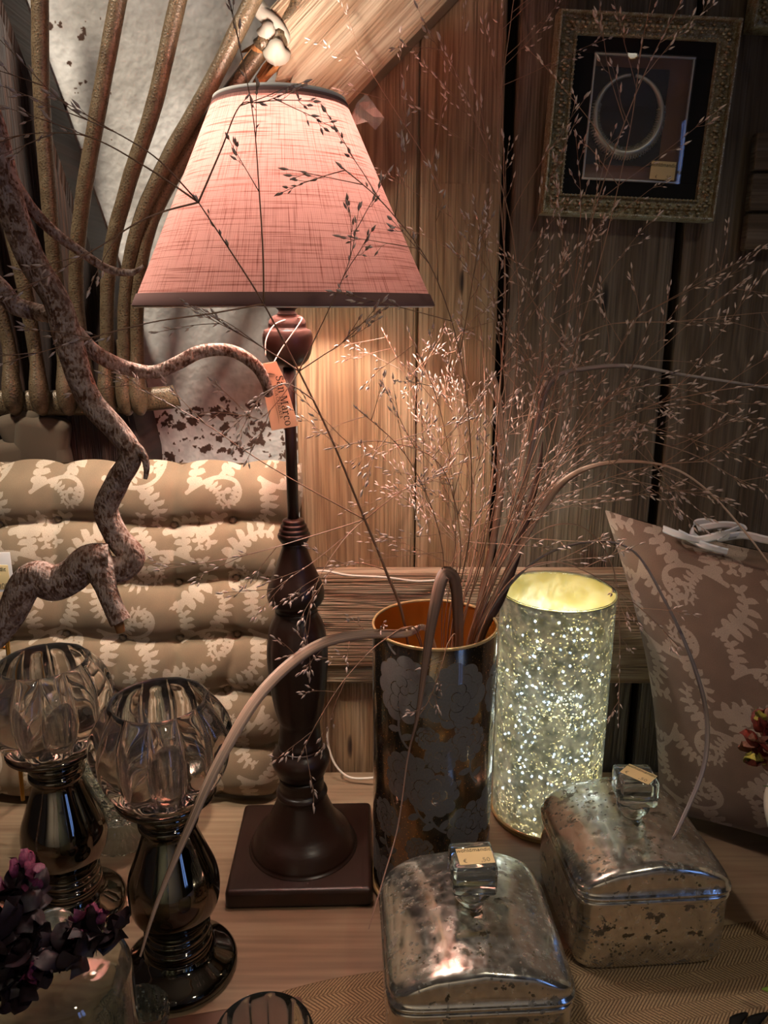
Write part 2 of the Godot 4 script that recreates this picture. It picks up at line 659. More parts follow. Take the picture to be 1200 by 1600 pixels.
func plaster_mat() -> StandardMaterial3D:
	var w := 768
	var h := 1024
	var a := noise_img(101, 0.008, w, h, 1, 1, 4)
	var f := noise_img(102, 0.09, w, h, 1, 1, 3)
	var s := noise_img(103, 0.005, w, h, 2, 2, 3)
	var pk := noise_img(104, 0.035, w, h, 1, 1, 2)
	var chip := PackedByteArray()
	chip.resize(w * h)
	var r := RandomNumberGenerator.new()
	r.seed = 5
	# places where the whitewash has come off: (u, v) in metres from the lower right corner of the plaster
	for k in 90:
		var x := 0.02 + r.randf() * 0.23
		var y := 0.478 + r.randfn() * 0.022
		dab(chip, w, h, (1.0 - x) * w, (1.0 - y / 1.35) * h, 4.0 + absf(r.randfn()) * 6.0, 255)
	for k in 60:
		dab(chip, w, h, (0.60 + r.randf() * 0.15) * w, (1.0 - (0.80 + r.randf() * 0.22) / 1.35) * h, 0.6 + absf(r.randfn()) * 2.0, 200)
	var b := PackedByteArray()
	var g := PackedByteArray()
	b.resize(w * h * 3)
	g.resize(w * h)
	for i in w * h:
		var n := a[i] / 255.0
		var c := Color(0.74, 0.725, 0.70).lerp(Color(0.58, 0.56, 0.53), clampf(n * 1.9 - 0.6, 0, 1))
		var st := clampf((s[i] / 255.0 - 0.60) * 6.0, 0, 1)
		c = c.lerp(Color(0.56, 0.48, 0.33), st * 0.55)
		c = c * (0.93 + 0.12 * f[i] / 255.0)
		if chip[i] > 0 and f[i] * 0.6 + pk[i] * 0.4 > (142.0 if chip[i] == 255 else 120.0):
			c = Color(0.23, 0.14, 0.09)
		b[i * 3] = int(c.r * 255)
		b[i * 3 + 1] = int(c.g * 255)
		b[i * 3 + 2] = int(c.b * 255)
		g[i] = int(clampf(n * 0.7 + f[i] / 255.0 * 0.3 - 0.0, 0, 1) * 255)
	var m := mat(Color.WHITE, 0.9)
	m.albedo_texture = tex(w, h, b)
	relief(m, tex(w, h, g, Image.FORMAT_L8), 0.5)
	return m


func linen_mat() -> StandardMaterial3D:
	var w := 2048
	var h := 512
	var warp := noise_img(111, 0.22, w, h, 1, 32, 2)
	var weft := noise_img(112, 0.22, w, h, 64, 1, 2)
	var cloud := noise_img(113, 0.01, w, h, 4, 4, 2)
	var b := PackedByteArray()
	b.resize(w * h * 3)
	for y in h:
		for x in w:
			var i := y * w + x
			var t := 0.0
			var p := warp[i] / 255.0
			var q := weft[i] / 255.0
			t += maxf(p - 0.58, 0.0) * 1.3 + maxf(q - 0.60, 0.0) * 1.9
			if x % 5 == 0:
				t += 0.16
			if y % 4 == 0:
				t += 0.16
			t += (cloud[i] / 255.0 - 0.5) * 0.1
			var c := Color(0.83, 0.60, 0.555).lerp(Color(0.40, 0.18, 0.14), clampf(t, 0, 1))
			b[i * 3] = int(c.r * 255)
			b[i * 3 + 1] = int(c.g * 255)
			b[i * 3 + 2] = int(c.b * 255)
	var m := mat(Color.WHITE, 0.9)
	m.albedo_texture = tex(w, h, b)
	m.backlight_enabled = true
	m.backlight = Color(0.42, 0.42, 0.42)
	return m


func runner_mat() -> StandardMaterial3D:
	var w := 512
	var b := PackedByteArray()
	var g := PackedByteArray()
	b.resize(w * w * 3)
	g.resize(w * w)
	var f := noise_img(121, 0.2, w, w, 1, 1, 2)
	for y in w:
		for x in w:
			var i := y * w + x
			var band := int(x / 32.0)
			var d := (y + (x if band % 2 == 0 else -x)) % 8
			d = absi(d)
			var up := 1.0 if d < 5 else 0.0
			if x % 32 < 2:
				up = 0.5
			var c := Color(0.36, 0.27, 0.18).lerp(Color(0.66, 0.56, 0.42), up * 0.85) * (0.85 + 0.25 * f[i] / 255.0)
			b[i * 3] = int(clampf(c.r, 0, 1) * 255)
			b[i * 3 + 1] = int(clampf(c.g, 0, 1) * 255)
			b[i * 3 + 2] = int(clampf(c.b, 0, 1) * 255)
			g[i] = int(up * 200) + f[i] / 6
	var m := mat(Color.WHITE, 0.95)
	m.albedo_texture = tex(w, w, b)
	m.uv1_scale = Vector3(1 / 0.26, 1 / 0.26, 1)
	relief(m, tex(w, w, g, Image.FORMAT_L8), 0.05)
	return m


# smoky mirror glass with etched blossoms; the lathe runs once round for u and 0.325 m up for v
func etched_mat() -> StandardMaterial3D:
	var w := 1024
	var h := 768
	var on := PackedByteArray()
	on.resize(w * h)
	var r := RandomNumberGenerator.new()
	r.seed = 17
	var k := 2415.0
	# (share of the way round, height in metres, radius in metres)
	var blooms := [[0.335, 0.272, 0.034], [0.205, 0.268, 0.034], [0.275, 0.222, 0.012], [0.165, 0.212, 0.020], [0.238, 0.200, 0.017], [0.320, 0.170, 0.029], [0.250, 0.155, 0.024], [0.155, 0.112, 0.026], [0.290, 0.085, 0.015], [0.395, 0.11, 0.020], [0.225, 0.050, 0.014], [0.40, 0.035, 0.022],
		[0.55, 0.26, 0.034], [0.68, 0.25, 0.03], [0.85, 0.27, 0.034], [0.95, 0.19, 0.03], [0.75, 0.16, 0.032], [0.60, 0.12, 0.03], [0.88, 0.08, 0.03], [0.04, 0.26, 0.03], [0.06, 0.12, 0.03], [0.5, 0.05, 0.03]]
	for bl in blooms:
		var c := Vector2(bl[0] * w, (1.0 - bl[1] / 0.325) * h)
		var rad: float = bl[2] * k
		for ring in [[0.78, 11, 0.30], [0.52, 8, 0.27], [0.26, 5, 0.22], [0.0, 1, 0.16]]:
			for n in ring[1]:
				var a: float = TAU * (n + r.randf() * 0.5) / ring[1]
				var p: Vector2 = c + Vector2(cos(a), sin(a)) * rad * ring[0]
				var pr: float = rad * ring[2] * r.randf_range(0.85, 1.15)
				dab(on, w, h, p.x, p.y, pr + (1.6 if r.randf() < 0.75 else 0.0), 0)
				dab(on, w, h, p.x + r.randf_range(-1, 1), p.y + r.randf_range(-1, 1), pr, 255)
		# a stem with two leaves
		var q := c + Vector2(r.randf_range(-0.3, 0.3), 1.0) * rad
		var dirn := Vector2(r.randf_range(-0.3, 0.3), 1.0).normalized()
		for n in 26:
			dirn = dirn.rotated(0.04)
			q += dirn * 3.0
			dab(on, w, h, q.x, q.y, 3.2, 255)
			if n == 8 or n == 16:
				for s in 9:
					var lp := q + dirn.orthogonal() * (s * 4.0) * (1 if n == 8 else -1)
					dab(on, w, h, lp.x, lp.y, 9.0 * sin(PI * (s + 1) / 10.0), 255)
	var cloud := noise_img(131, 0.010, w, h, 1, 1, 3)
	var fine := noise_img(132, 0.13, w, h, 1, 1, 2)
	var b := PackedByteArray()
	var g := PackedByteArray()
	b.resize(w * h * 3)
	g.resize(w * h * 3)
	for y in h:
		for x in w:
			var i := y * w + x
			var c := Color(0.50, 0.46, 0.41).lerp(Color(0.62, 0.48, 0.32), clampf(cloud[i] / 255.0 * 2.0 - 0.8, 0, 1))
			var me := 240
			var ro := 26 + cloud[i] / 8
			if fine[i] > 205:
				c = Color(0.93, 0.66, 0.32)
				ro = 90
			if on[i] > 0:
				c = Color(0.38, 0.365, 0.35) * (0.93 + 0.14 * fine[i] / 255.0)
				me = 0
				ro = 190
			b[i * 3] = int(clampf(c.r, 0, 1) * 255)
			b[i * 3 + 1] = int(clampf(c.g, 0, 1) * 255)
			b[i * 3 + 2] = int(clampf(c.b, 0, 1) * 255)
			g[i * 3 + 1] = ro
			g[i * 3 + 2] = me
	var m := mat(Color.WHITE, 1.0, 1.0)
	m.albedo_texture = tex(w, h, b)
	var orm := tex(w, h, g)
	m.roughness_texture = orm
	m.roughness_texture_channel = BaseMaterial3D.TEXTURE_CHANNEL_GREEN
	m.metallic_texture = orm
	m.metallic_texture_channel = BaseMaterial3D.TEXTURE_CHANNEL_BLUE
	m.clearcoat_enabled = true
	m.clearcoat = 0.5
	m.clearcoat_roughness = 0.04
	return m


# silvering full of pin holes and craters, thin enough for the light inside to glow through
func lit_silver_mat() -> StandardMaterial3D:
	var w := 1024
	var h := 768
	var hole := PackedByteArray()
	hole.resize(w * h)
	hole.fill(0)
	var r := RandomNumberGenerator.new()
	r.seed = 29
	for c in 190:
		var p := Vector2(r.randf() * w, (0.06 + 0.94 * r.randf()) * h)
		for k in 22:
			var o := Vector2(r.randfn(), r.randfn()) * 22.0
			dab(hole, w, h, p.x + o.x, p.y + o.y, 0.5 + absf(r.randfn()) * 1.1, 255)
	var cloud := noise_img(141, 0.016, w, h, 1, 1, 4)
	var swirl := noise_img(142, 0.05, w, h, 1, 1, 3)
	var b := PackedByteArray()
	b.resize(w * h * 4)
	for i in w * h:
		var n := cloud[i] / 255.0
		var c := Color(0.70, 0.71, 0.70).lerp(Color(0.36, 0.40, 0.41), clampf(n * 2.0 - 0.55, 0, 1))
		c = c * (0.88 + 0.24 * swirl[i] / 255.0)
		b[i * 4] = int(clampf(c.r, 0, 1) * 255)
		b[i * 4 + 1] = int(clampf(c.g, 0, 1) * 255)
		b[i * 4 + 2] = int(clampf(c.b, 0, 1) * 255)
		b[i * 4 + 3] = 0 if hole[i] else int(clampf(0.93 - maxf(swirl[i] / 255.0 - 0.62, 0.0) * 1.6, 0.4, 1.0) * 255)
	var m := mat(Color.WHITE, 0.30, 0.45)
	m.albedo_texture = tex(w, h, b, Image.FORMAT_RGBA8)
	m.transparency = BaseMaterial3D.TRANSPARENCY_ALPHA
	m.backlight_enabled = true
	m.backlight = Color(0.32, 0.34, 0.34)
	m.clearcoat_enabled = true
	m.clearcoat = 0.5
	m.clearcoat_roughness = 0.04
	return m


func rust_mat() -> StandardMaterial3D:
	var w := 512
	var a := noise_img(151, 0.02, w, w, 1, 1, 4)
	var f := noise_img(152, 0.14, w, w, 1, 1, 2)
	var b := PackedByteArray()
	b.resize(w * w * 3)
	for i in w * w:
		var c := Color(0.44, 0.38, 0.29).lerp(Color(0.30, 0.24, 0.17), a[i] / 255.0)
		if f[i] > 182:
			c = Color(0.17, 0.10, 0.06)
		elif f[i] < 46:
			c = Color(0.50, 0.30, 0.17)
		b[i * 3] = int(c.r * 255)
		b[i * 3 + 1] = int(c.g * 255)
		b[i * 3 + 2] = int(c.b * 255)
	var m := mat(Color.WHITE, 0.42, 0.25)
	m.albedo_texture = tex(w, w, b)
	relief(m, tex(w, w, f, Image.FORMAT_L8), 0.05)
	return tile(m, Vector3.ONE * 5.0)


func bark_mat() -> StandardMaterial3D:
	var w := 512
	var a := noise_img(161, 0.022, w, w, 1, 1, 4)
	var f := noise_img(162, 0.10, w, w, 1, 2, 3)
	var b := PackedByteArray()
	var g := PackedByteArray()
	b.resize(w * w * 3)
	g.resize(w * w)
	for i in w * w:
		var c := Color(0.74, 0.65, 0.60).lerp(Color(0.60, 0.50, 0.44), a[i] / 255.0)
		var k := f[i] / 255.0 * 0.65 + a[i] / 255.0 * 0.55
		if k > 0.68:
			c = Color(0.34, 0.20, 0.13)
		elif k > 0.60:
			c = Color(0.46, 0.31, 0.22)
		b[i * 3] = int(c.r * 255)
		b[i * 3 + 1] = int(c.g * 255)
		b[i * 3 + 2] = int(c.b * 255)
		g[i] = 255 - int(clampf(k, 0, 1) * 255)
	var m := mat(Color.WHITE, 0.9)
	m.albedo_texture = tex(w, w, b)
	relief(m, tex(w, w, g, Image.FORMAT_L8), 0.25)
	return tile(m, Vector3.ONE * 7.0)


func blade_mat(c: Color, sd: int) -> StandardMaterial3D:
	var w := 64
	var h := 256
	var n := noise_img(sd, 0.12, w, h, 1, 16, 2)
	var p := noise_img(sd + 40, 0.03, w, h, 2, 2, 3)
	var b := PackedByteArray()
	b.resize(w * h * 3)
	for i in w * h:
		var d := c * (0.72 + 0.34 * n[i] / 255.0 + 0.28 * (p[i] / 255.0 - 0.35))
		b[i * 3] = int(clampf(d.r, 0, 1) * 255)
		b[i * 3 + 1] = int(clampf(d.g, 0, 1) * 255)
		b[i * 3 + 2] = int(clampf(d.b, 0, 1) * 255)
	var m := mat(Color.WHITE, 0.6)
	m.albedo_texture = tex(w, h, b)
	return m


func gilt_tex() -> ImageTexture:
	var w := 256
	var a := noise_img(171, 0.03, w, w, 1, 1, 4)
	var f := noise_img(172, 0.12, w, w, 1, 1, 2)
	var b := PackedByteArray()
	b.resize(w * w * 3)
	for i in w * w:
		var c := Color(0.68, 0.66, 0.54).lerp(Color(0.50, 0.41, 0.27), clampf(a[i] / 255.0 * 1.6 - 0.4, 0, 1))
		if f[i] > 180:
			c = Color(0.82, 0.82, 0.76)
		b[i * 3] = int(c.r * 255)
		b[i * 3 + 1] = int(c.g * 255)
		b[i * 3 + 2] = int(c.b * 255)
	return tex(w, w, b)


# ============================================================ lights of the room and its shell
func ceiling_spot(at: Vector3, aim: Vector3, c: Color, energy: float, angle: float, label: String) -> void:
	var o := thing("ceiling_spotlight", label, "spotlight", at, "ceiling spotlights")
	put("canopy", lathe(smooth2([Vector2(0, 0.08), Vector2(0.045, 0.08), Vector2(0.05, 0.07), Vector2(0.012, 0.055), Vector2(0.01, 0.0), Vector2(0, 0)], 3), 24), M.brass, o)
	var dir := (aim - at).normalized()
	var b := Basis(Quaternion(Vector3.UP, -dir))
	var can := put("shade", lathe(PackedVector2Array([Vector2(0.0, 0.06), Vector2(0.03, 0.058), Vector2(0.042, 0.04), Vector2(0.048, -0.05), Vector2(0.045, -0.05), Vector2(0.039, 0.038), Vector2(0.0, 0.05)]), 32), M.brass, o)
	can.basis = b
	var glow := mat(Color.WHITE, 0.4)
	glow.emission_enabled = true
	glow.emission = c
	glow.emission_energy_multiplier = 6.0
	var disc := put("lamp_lens", lathe(PackedVector2Array([Vector2(0, -0.03), Vector2(0.038, -0.03), Vector2(0.04, -0.026), Vector2(0.0, -0.024)]), 24), glow, o)
	disc.basis = b
	var l := SpotLight3D.new()
	l.name = "spot"
	o.add_child(l)
	l.position = dir * 0.045
	l.basis = Basis.looking_at(dir, Vector3.FORWARD)
	l.light_color = c
	l.light_energy = energy
	l.light_size = 0.04
	l.spot_range = 8.0
	l.spot_angle = angle
	l.spot_attenuation = 2.0
	l.spot_angle_attenuation = 0.9
	l.shadow_enabled = true


func wall(called: String, size: Vector3, at: Vector3, m: Material) -> void:
	var o := put(called, rbox(size, 0.004), m, self, at)
	o.set_meta("kind", "structure")


func shell() -> void:
	wall("floor", Vector3(4.0, 0.1, 3.4), Vector3(0, -0.05, 0.5), M.room_wood)
	wall("ceiling", Vector3(4.0, 0.1, 3.4), Vector3(0, 2.50, 0.5), M.room_white)
	wall("wall_left", Vector3(0.1, 2.6, 3.4), Vector3(-1.75, 1.2, 0.5), M.room_white)
	wall("wall_front", Vector3(4.0, 1.55, 0.1), Vector3(0, 0.675, 2.05), M.room_beige)
	wall("trim_4", Vector3(4.0, 1.05, 0.12), Vector3(0, 1.975, 2.05), M.room_wood)
	# the wall on the right, with a tall shop window that lets the dusk in
	var wf := struct("wall_right")
	put("wall_panel", rbox(Vector3(0.1, 2.6, 2.05), 0.004), M.room_wood, wf, Vector3(1.75, 1.2, -0.175))
	put("wall_panel", rbox(Vector3(0.1, 2.6, 0.60), 0.004), M.room_wood, wf, Vector3(1.75, 1.2, 1.75))
	put("wall_panel", rbox(Vector3(0.1, 0.85, 0.60), 0.004), M.room_wood, wf, Vector3(1.75, 0.375, 1.15))
	put("wall_panel", rbox(Vector3(0.1, 0.35, 0.60), 0.004), M.room_wood, wf, Vector3(1.75, 2.325, 1.15))
	var wn := struct("window_1")
	var pane := StandardMaterial3D.new()
	pane.albedo_color = Color(1, 1, 1, 0.03)
	pane.roughness = 0.02
	pane.transparency = BaseMaterial3D.TRANSPARENCY_ALPHA
	put("pane", rbox(Vector3(0.006, 1.40, 0.62), 0.001), pane, wn, Vector3(1.74, 1.47, 1.15))
	for z in [0.86, 1.15, 1.44]:
		put("window_frame", rbox(Vector3(0.05, 1.4, 0.035), 0.004), M.room_wood, wn, Vector3(1.73, 1.47, z))
	for y in [0.79, 1.47, 2.14]:
		put("window_frame", rbox(Vector3(0.052, 0.035, 0.6), 0.004), M.room_wood, wn, Vector3(1.73, y, 1.15))
	# the wall that is seen: plaster on the left, planks on the right
	var wb := struct("wall_back")
	var pl := Mb.new()
	rbox(Vector3(1.70, 2.6, 0.08), 0.004, 1, Vector2(0, 0), 2, pl)
	# uv of the plaster in shares of a 1 m by 1.35 m piece, counted from its lower right corner at the table
	for i in pl.v.size():
		var p := pl.v[i]
		pl.uv[i] = Vector2(1.112 + (p.x - 0.85), 1.0 - (p.y + 1.2 - T) / 1.35)
	put("plaster", pl.build(), M.plaster, struct("wall_rear"), Vector3(-0.85, 1.2, PLASTER - 0.04))
	put("backing_board", rbox(Vector3(1.86, 2.6, 0.04), 0.004), M.room_wood, wb, Vector3(0.82, 1.2, -1.075))
	var edges := [[-0.114, 0.0416], [0.0419, 0.1440], [0.1565, 0.3580], [0.3715, 0.585], [0.597, 0.80], [0.812, 1.05], [1.06, 1.32], [1.33, 1.70]]
	for k in edges.size():
		var e: Array = edges[k]
		var wd: float = e[1] - e[0]
		var o := put("plank", rbox(Vector3(wd, 2.55, 0.045), 0.004, 1, Vector2(0.07 + k * 0.113, 0.23 + k * 0.37)), M.plank if k < 2 else M.old_plank, wb, Vector3((e[0] + e[1]) / 2, 1.2, -1.0225 - (0.004 if k % 2 else 0.0)))
		o.rotation.z = [-0.001, 0.002, -0.003, 0.003, -0.012, 0.003, 0.0, 0.0][k]
	# a rail laid across the planks just above the table
	var rail := struct("trim_1")
	put("rail_board", rbox(Vector3(0.79, 0.140, 0.026), 0.004, 0, Vector2(0.1, 0.2)), M.beam, rail, Vector3(0.300, T + 0.2395, WALL + 0.009))
	put("rail_lip", rbox(Vector3(0.79, 0.030, 0.018), 0.005, 0, Vector2(0.33, 0.5)), M.beam, rail, Vector3(0.300, T + 0.1545, WALL + 0.005))
	# a dark upright timber in the plaster and a diagonal brace over the planks
	var post := struct("trim_2")
	var side := PackedVector2Array([Vector2(-0.62, 0.0), Vector2(-0.325, 0.0), Vector2(-0.325, 0.46), Vector2(-0.347, 0.60), Vector2(-0.366, 0.715), Vector2(-0.425, 0.93), Vector2(-0.50, 1.18), Vector2(-0.62, 1.20)])
	var pm := slab(side, 0.10, 0.006)
	put("timber", pm, M.dark_wood, post, Vector3(0, T, -1.065))
	for q in [[Vector3(-0.4697, 1.2492, -1), 0.030, 0.034, 0.3], [Vector3(-0.4497, 1.2339, -1), 0.034, 0.044, -0.2], [Vector3(-0.465, 1.2039, -1), 0.050, 0.046, 0.1]]:
		put("plaster_patch", rbox(Vector3(q[1] * 2.0, q[2] * 1.6, 0.034), 0.013, 1, Vector2.ZERO, 4), M.rubble, post, q[0], Vector3(0.1, 0.2, q[3]))
	var brace := struct("trim_3")
	var pts := PackedVector2Array()
	# along x from its torn end; 0.126 high
	for q in [[0.0, 0.0], [0.70, 0.0], [0.70, 0.128], [0.030, 0.128], [0.022, 0.118], [0.030, 0.110], [0.010, 0.098], [0.020, 0.088], [-0.004, 0.074], [0.012, 0.064], [-0.010, 0.052], [0.006, 0.042], [-0.012, 0.030], [0.004, 0.016], [-0.008, 0.008]]:
		pts.append(Vector2(q[0], q[1]))
	var bm := put("timber", slab(pts, 0.05, 0.004, true), M.beam, brace)
	bm.position = Vector3(-0.068, T + 0.848, WALL + 0.026)
	bm.rotation.z = deg_to_rad(43.5)
	var sm := Mb.new()
	for k in 15:
		var y := 0.008 + k * 0.0082
		var x0 := -0.006 + 0.012 * sin(k * 2.3)
		tube(sm, PackedVector3Array([Vector3(x0 + 0.022, y, 0.018 - (k % 3) * 0.012), Vector3(x0 + 0.004, y + 0.002 * sin(k * 1.7), 0.020 - (k % 3) * 0.012), Vector3(x0 - 0.014 - 0.006 * sin(k * 3.1), y + 0.006 * cos(k * 1.3), 0.016 - (k % 3) * 0.010)]), [0.006, 0.0045, 0.001], 5)
	put("splintered_end", sm.build(), M.torn, bm)


func table() -> void:
	var o := thing("display_table", "long wooden display table carrying the lamp and the glassware", "table", Vector3(0, 0, -0.55))
	put("tabletop", rbox(Vector3(2.3, 0.04, 0.871), 0.004, 0, Vector2(0.3, 0.4)), M.table, o, Vector3(0.1, T - 0.02, 0))
	for x in [-0.95, 1.15]:
		for z in [-0.36, 0.36]:
			put("leg", rbox(Vector3(0.06, T - 0.04, 0.06), 0.004), M.table, o, Vector3(x, (T - 0.04) / 2, z))
	# the cloth under the boxes, its back edge running from the lower left towards the right
	var r := thing("table_runner", "woven herringbone linen runner under the two silvered boxes", "runner", Vector3(0, T, 0))
	var mb := Mb.new()
	var back := smooth3([Vector3(-0.40, 0, -0.50), Vector3(-0.165, 0, -0.582), Vector3(-0.09, 0, -0.614), Vector3(-0.006, 0, -0.634), Vector3(0.18, 0, -0.660), Vector3(0.42, 0, -0.702), Vector3(0.80, 0, -0.76)], 10)
	for i in back.size():
		var b := back[i]
		for q in [[0.0, 0.0002], [0.0005, 0.0022], [0.012, 0.0024], [0.0135, 0.0013], [0.016, 0.0012], [0.10, 0.0013], [0.2, 0.0013], [0.32, 0.0013], [0.32, 0.0002]]:
			mb.add(b + Vector3(0.05 * q[0], q[1] + 0.0006, q[0]), Vector2(q[0], b.x))
	mb.lattice(0, back.size(), 9)
	put("cloth", mb.build(false), M.runner, r)


# ============================================================ the lamp
func lamp() -> void:
	var o := thing("table_lamp", "tall turned dark wood lamp with a glowing pink linen shade", "lamp", Vector3(-0.098, T, -0.80))
	# square foot, a little turned
	var ft := put("base", rbox(Vector3(0.166, 0.024, 0.160), 0.006, 0, Vector2.ZERO, 3), M.stain, o, Vector3(0, 0.012, 0), Vector3(0, 0.03, 0))
	ft.rotation.y = 0.03
	put("foot_dome", lathe(smooth2([Vector2(0, 0.020), Vector2(0.0605, 0.022), Vector2(0.0625, 0.027), Vector2(0.0610, 0.032), Vector2(0.055, 0.043), Vector2(0.044, 0.056), Vector2(0.0355, 0.073), Vector2(0.0300, 0.088), Vector2(0.029, 0.094), Vector2(0.0305, 0.097), Vector2(0.029, 0.1005), Vector2(0.0262, 0.104), Vector2(0.0262, 0.114), Vector2(0.0235, 0.120), Vector2(0.0, 0.121)], 5), 64), M.stain, o)
	put("ring", lathe(smooth2([Vector2(0, 0.119), Vector2(0.0245, 0.121), Vector2(0.031, 0.130), Vector2(0.0340, 0.140), Vector2(0.0330, 0.148), Vector2(0.0275, 0.156), Vector2(0.0245, 0.160), Vector2(0.0, 0.161)], 6), 64), M.stain, o)
	put("baluster", lathe(smooth2([Vector2(0, 0.158), Vector2(0.0240, 0.160), Vector2(0.0245, 0.170), Vector2(0.0235, 0.182), Vector2(0.0235, 0.190), Vector2(0.0262, 0.199), Vector2(0.0302, 0.222), Vector2(0.0332, 0.252), Vector2(0.0342, 0.282), Vector2(0.0305, 0.308), Vector2(0.0240, 0.323), Vector2(0.0215, 0.330), Vector2(0.0, 0.331)], 6), 72, 12, 0.05, 30, 66, true, 0.5, 0.03), M.stain, o)
	put("bell", lathe(smooth2([Vector2(0, 0.327), Vector2(0.0205, 0.328), Vector2(0.0240, 0.333), Vector2(0.0300, 0.340), Vector2(0.0318, 0.349), Vector2(0.0300, 0.3585), Vector2(0.0235, 0.374), Vector2(0.0175, 0.390), Vector2(0.0135, 0.402), Vector2(0.0120, 0.408), Vector2(0.0, 0.409)], 6), 64), M.stain, o)
	put("beehive_knob", lathe(smooth2([Vector2(0, 0.406), Vector2(0.0125, 0.4075), Vector2(0.0160, 0.411), Vector2(0.0178, 0.415), Vector2(0.0172, 0.4178), Vector2(0.0160, 0.4188), Vector2(0.0160, 0.4198), Vector2(0.0158, 0.4222), Vector2(0.0142, 0.4240), Vector2(0.0142, 0.4250), Vector2(0.0138, 0.4275), Vector2(0.0122, 0.4290), Vector2(0.0122, 0.4300), Vector2(0.0112, 0.4330), Vector2(0.0065, 0.4350), Vector2(0.0, 0.436)], 5), 64), M.stain, o)
	put("pole", lathe(PackedVector2Array([Vector2(0, 0.43), Vector2(0.0063, 0.43), Vector2(0.0058, 0.60), Vector2(0, 0.60)]), 24), M.stain, o)
	put("ball", lathe(smooth2([Vector2(0, 0.5955), Vector2(0.0135, 0.597), Vector2(0.0215, 0.605), Vector2(0.0250, 0.617), Vector2(0.0254, 0.626), Vector2(0.0235, 0.6325), Vector2(0.0196, 0.6345), Vector2(0.0190, 0.6400), Vector2(0.0160, 0.6450), Vector2(0.0110, 0.6475), Vector2(0.0, 0.6485)], 5), 64), M.stain, o)
	put("socket", lathe(smooth2([Vector2(0, 0.646), Vector2(0.0100, 0.6475), Vector2(0.0085, 0.6520), Vector2(0.0170, 0.6590), Vector2(0.0170, 0.6640), Vector2(0.0130, 0.6680), Vector2(0.0140, 0.720), Vector2(0.0130, 0.738), Vector2(0.0, 0.739)], 4), 32), M.iron_black, o)
	put("bulb", lathe(smooth2([Vector2(0, 0.735), Vector2(0.0120, 0.739), Vector2(0.0150, 0.751), Vector2(0.0250, 0.771), Vector2(0.0280, 0.785), Vector2(0.0230, 0.801), Vector2(0.0120, 0.811), Vector2(0.0, 0.814)], 4), 32), M.bulb, o)
	var l := OmniLight3D.new()
	l.name = "bulb_glow"
	o.add_child(l)
	l.position = Vector3(0, 0.783, 0)
	l.light_color = Color(1.0, 0.955, 0.91)
	l.light_energy = 0.30
	l.light_size = 0.026
	l.omni_range = 8.0
	l.omni_attenuation = 2.0
	l.shadow_enabled = true
	# shade: one sheet of linen, its bound edges, and the wire that carries it
	var y0 := 0.657
	var y1 := 0.839
	put("shade", lathe(PackedVector2Array([Vector2(0.1475, y0), Vector2(0.1265, y0 + 0.045), Vector2(0.1052, y0 + 0.091), Vector2(0.0842, y0 + 0.1365), Vector2(0.0634, y1)]), 96, 0, 0.0, 0, 9, false), shade_linen(), o)
	put("hem", lathe(PackedVector2Array([Vector2(0.1482, y0 - 0.001), Vector2(0.1490, y0), Vector2(0.1440, y0 + 0.0105), Vector2(0.1425, y0 + 0.0105), Vector2(0.1470, y0), Vector2(0.1482, y0 - 0.001)]), 96), M.hem, o)
	put("top_binding", lathe(PackedVector2Array([Vector2(0.0650, y1 - 0.006), Vector2(0.0640, y1 + 0.0005), Vector2(0.0618, y1 + 0.0005), Vector2(0.0640, y1 - 0.006), Vector2(0.0650, y1 - 0.006)]), 96), M.hem, o)
	put("ring_wire", lathe(PackedVector2Array([Vector2(0.0630, y1 + 0.0005), Vector2(0.0625, y1 + 0.0042), Vector2(0.0610, y1 + 0.0042), Vector2(0.0606, y1 + 0.0005), Vector2(0.0630, y1 + 0.0005)]), 96), M.white_ring, o)
	put("rim_wire", lathe(PackedVector2Array([Vector2(0.1470, y0 - 0.0022), Vector2(0.1480, y0 - 0.0012), Vector2(0.1465, y0 - 0.0004), Vector2(0.1455, y0 - 0.0012), Vector2(0.1470, y0 - 0.0022)]), 96), M.white_ring, o)
	var sp := Mb.new()
	for k in 3:
		var a := TAU * k / 3.0 + 0.5
		tube(sp, PackedVector3Array([Vector3(0, y1 - 0.012, 0), Vector3(cos(a) * 0.0622, y1 - 0.002, sin(a) * 0.0622)]), [0.0012], 6)
	for s in [-1.0, 1.0]:
		tube(sp, smooth3([Vector3(s * 0.012, 0.668, 0), Vector3(s * 0.036, 0.70, 0), Vector3(s * 0.038, 0.76, 0), Vector3(s * 0.020, 0.812, 0), Vector3(0, y1 - 0.012, 0)], 6), [0.0012], 6)
	put("harp", sp.build(), M.brass, o)
	# a scrap of clear wrapping left on the top edge
	var fm := Mb.new()
	var fp := [[Vector3(-0.0316, 1.5764, -0.8), Vector3(-0.0284, 1.5852, -0.8), Vector3(-0.0254, 1.5918, -0.8), Vector3(-0.0169, 1.5989, -0.8)], [Vector3(-0.0266, 1.5714, -0.795), Vector3(-0.0228, 1.5764, -0.79), Vector3(-0.0182, 1.5852, -0.8), Vector3(-0.0107, 1.5905, -0.79)], [Vector3(-0.0206, 1.5786, -0.8), Vector3(-0.0155, 1.5721, -0.785), Vector3(-0.0102, 1.5786, -0.795), Vector3(-0.0071, 1.5828, -0.78)], [Vector3(-0.0158, 1.5741, -0.8), Vector3(-0.0084, 1.566, -0.79), Vector3(-0.0024, 1.572, -0.79), Vector3(0.0006, 1.5764, -0.79)]]
	for row in fp:
		for p in row:
			fm.add(p)
	fm.lattice(0, 4, 4)
	var scrap := put("plastic_wrap", fm.build(false, true), M.film, self)
	tag(scrap, "scrap of clear plastic wrap on the lampshade's top edge", "wrapping")
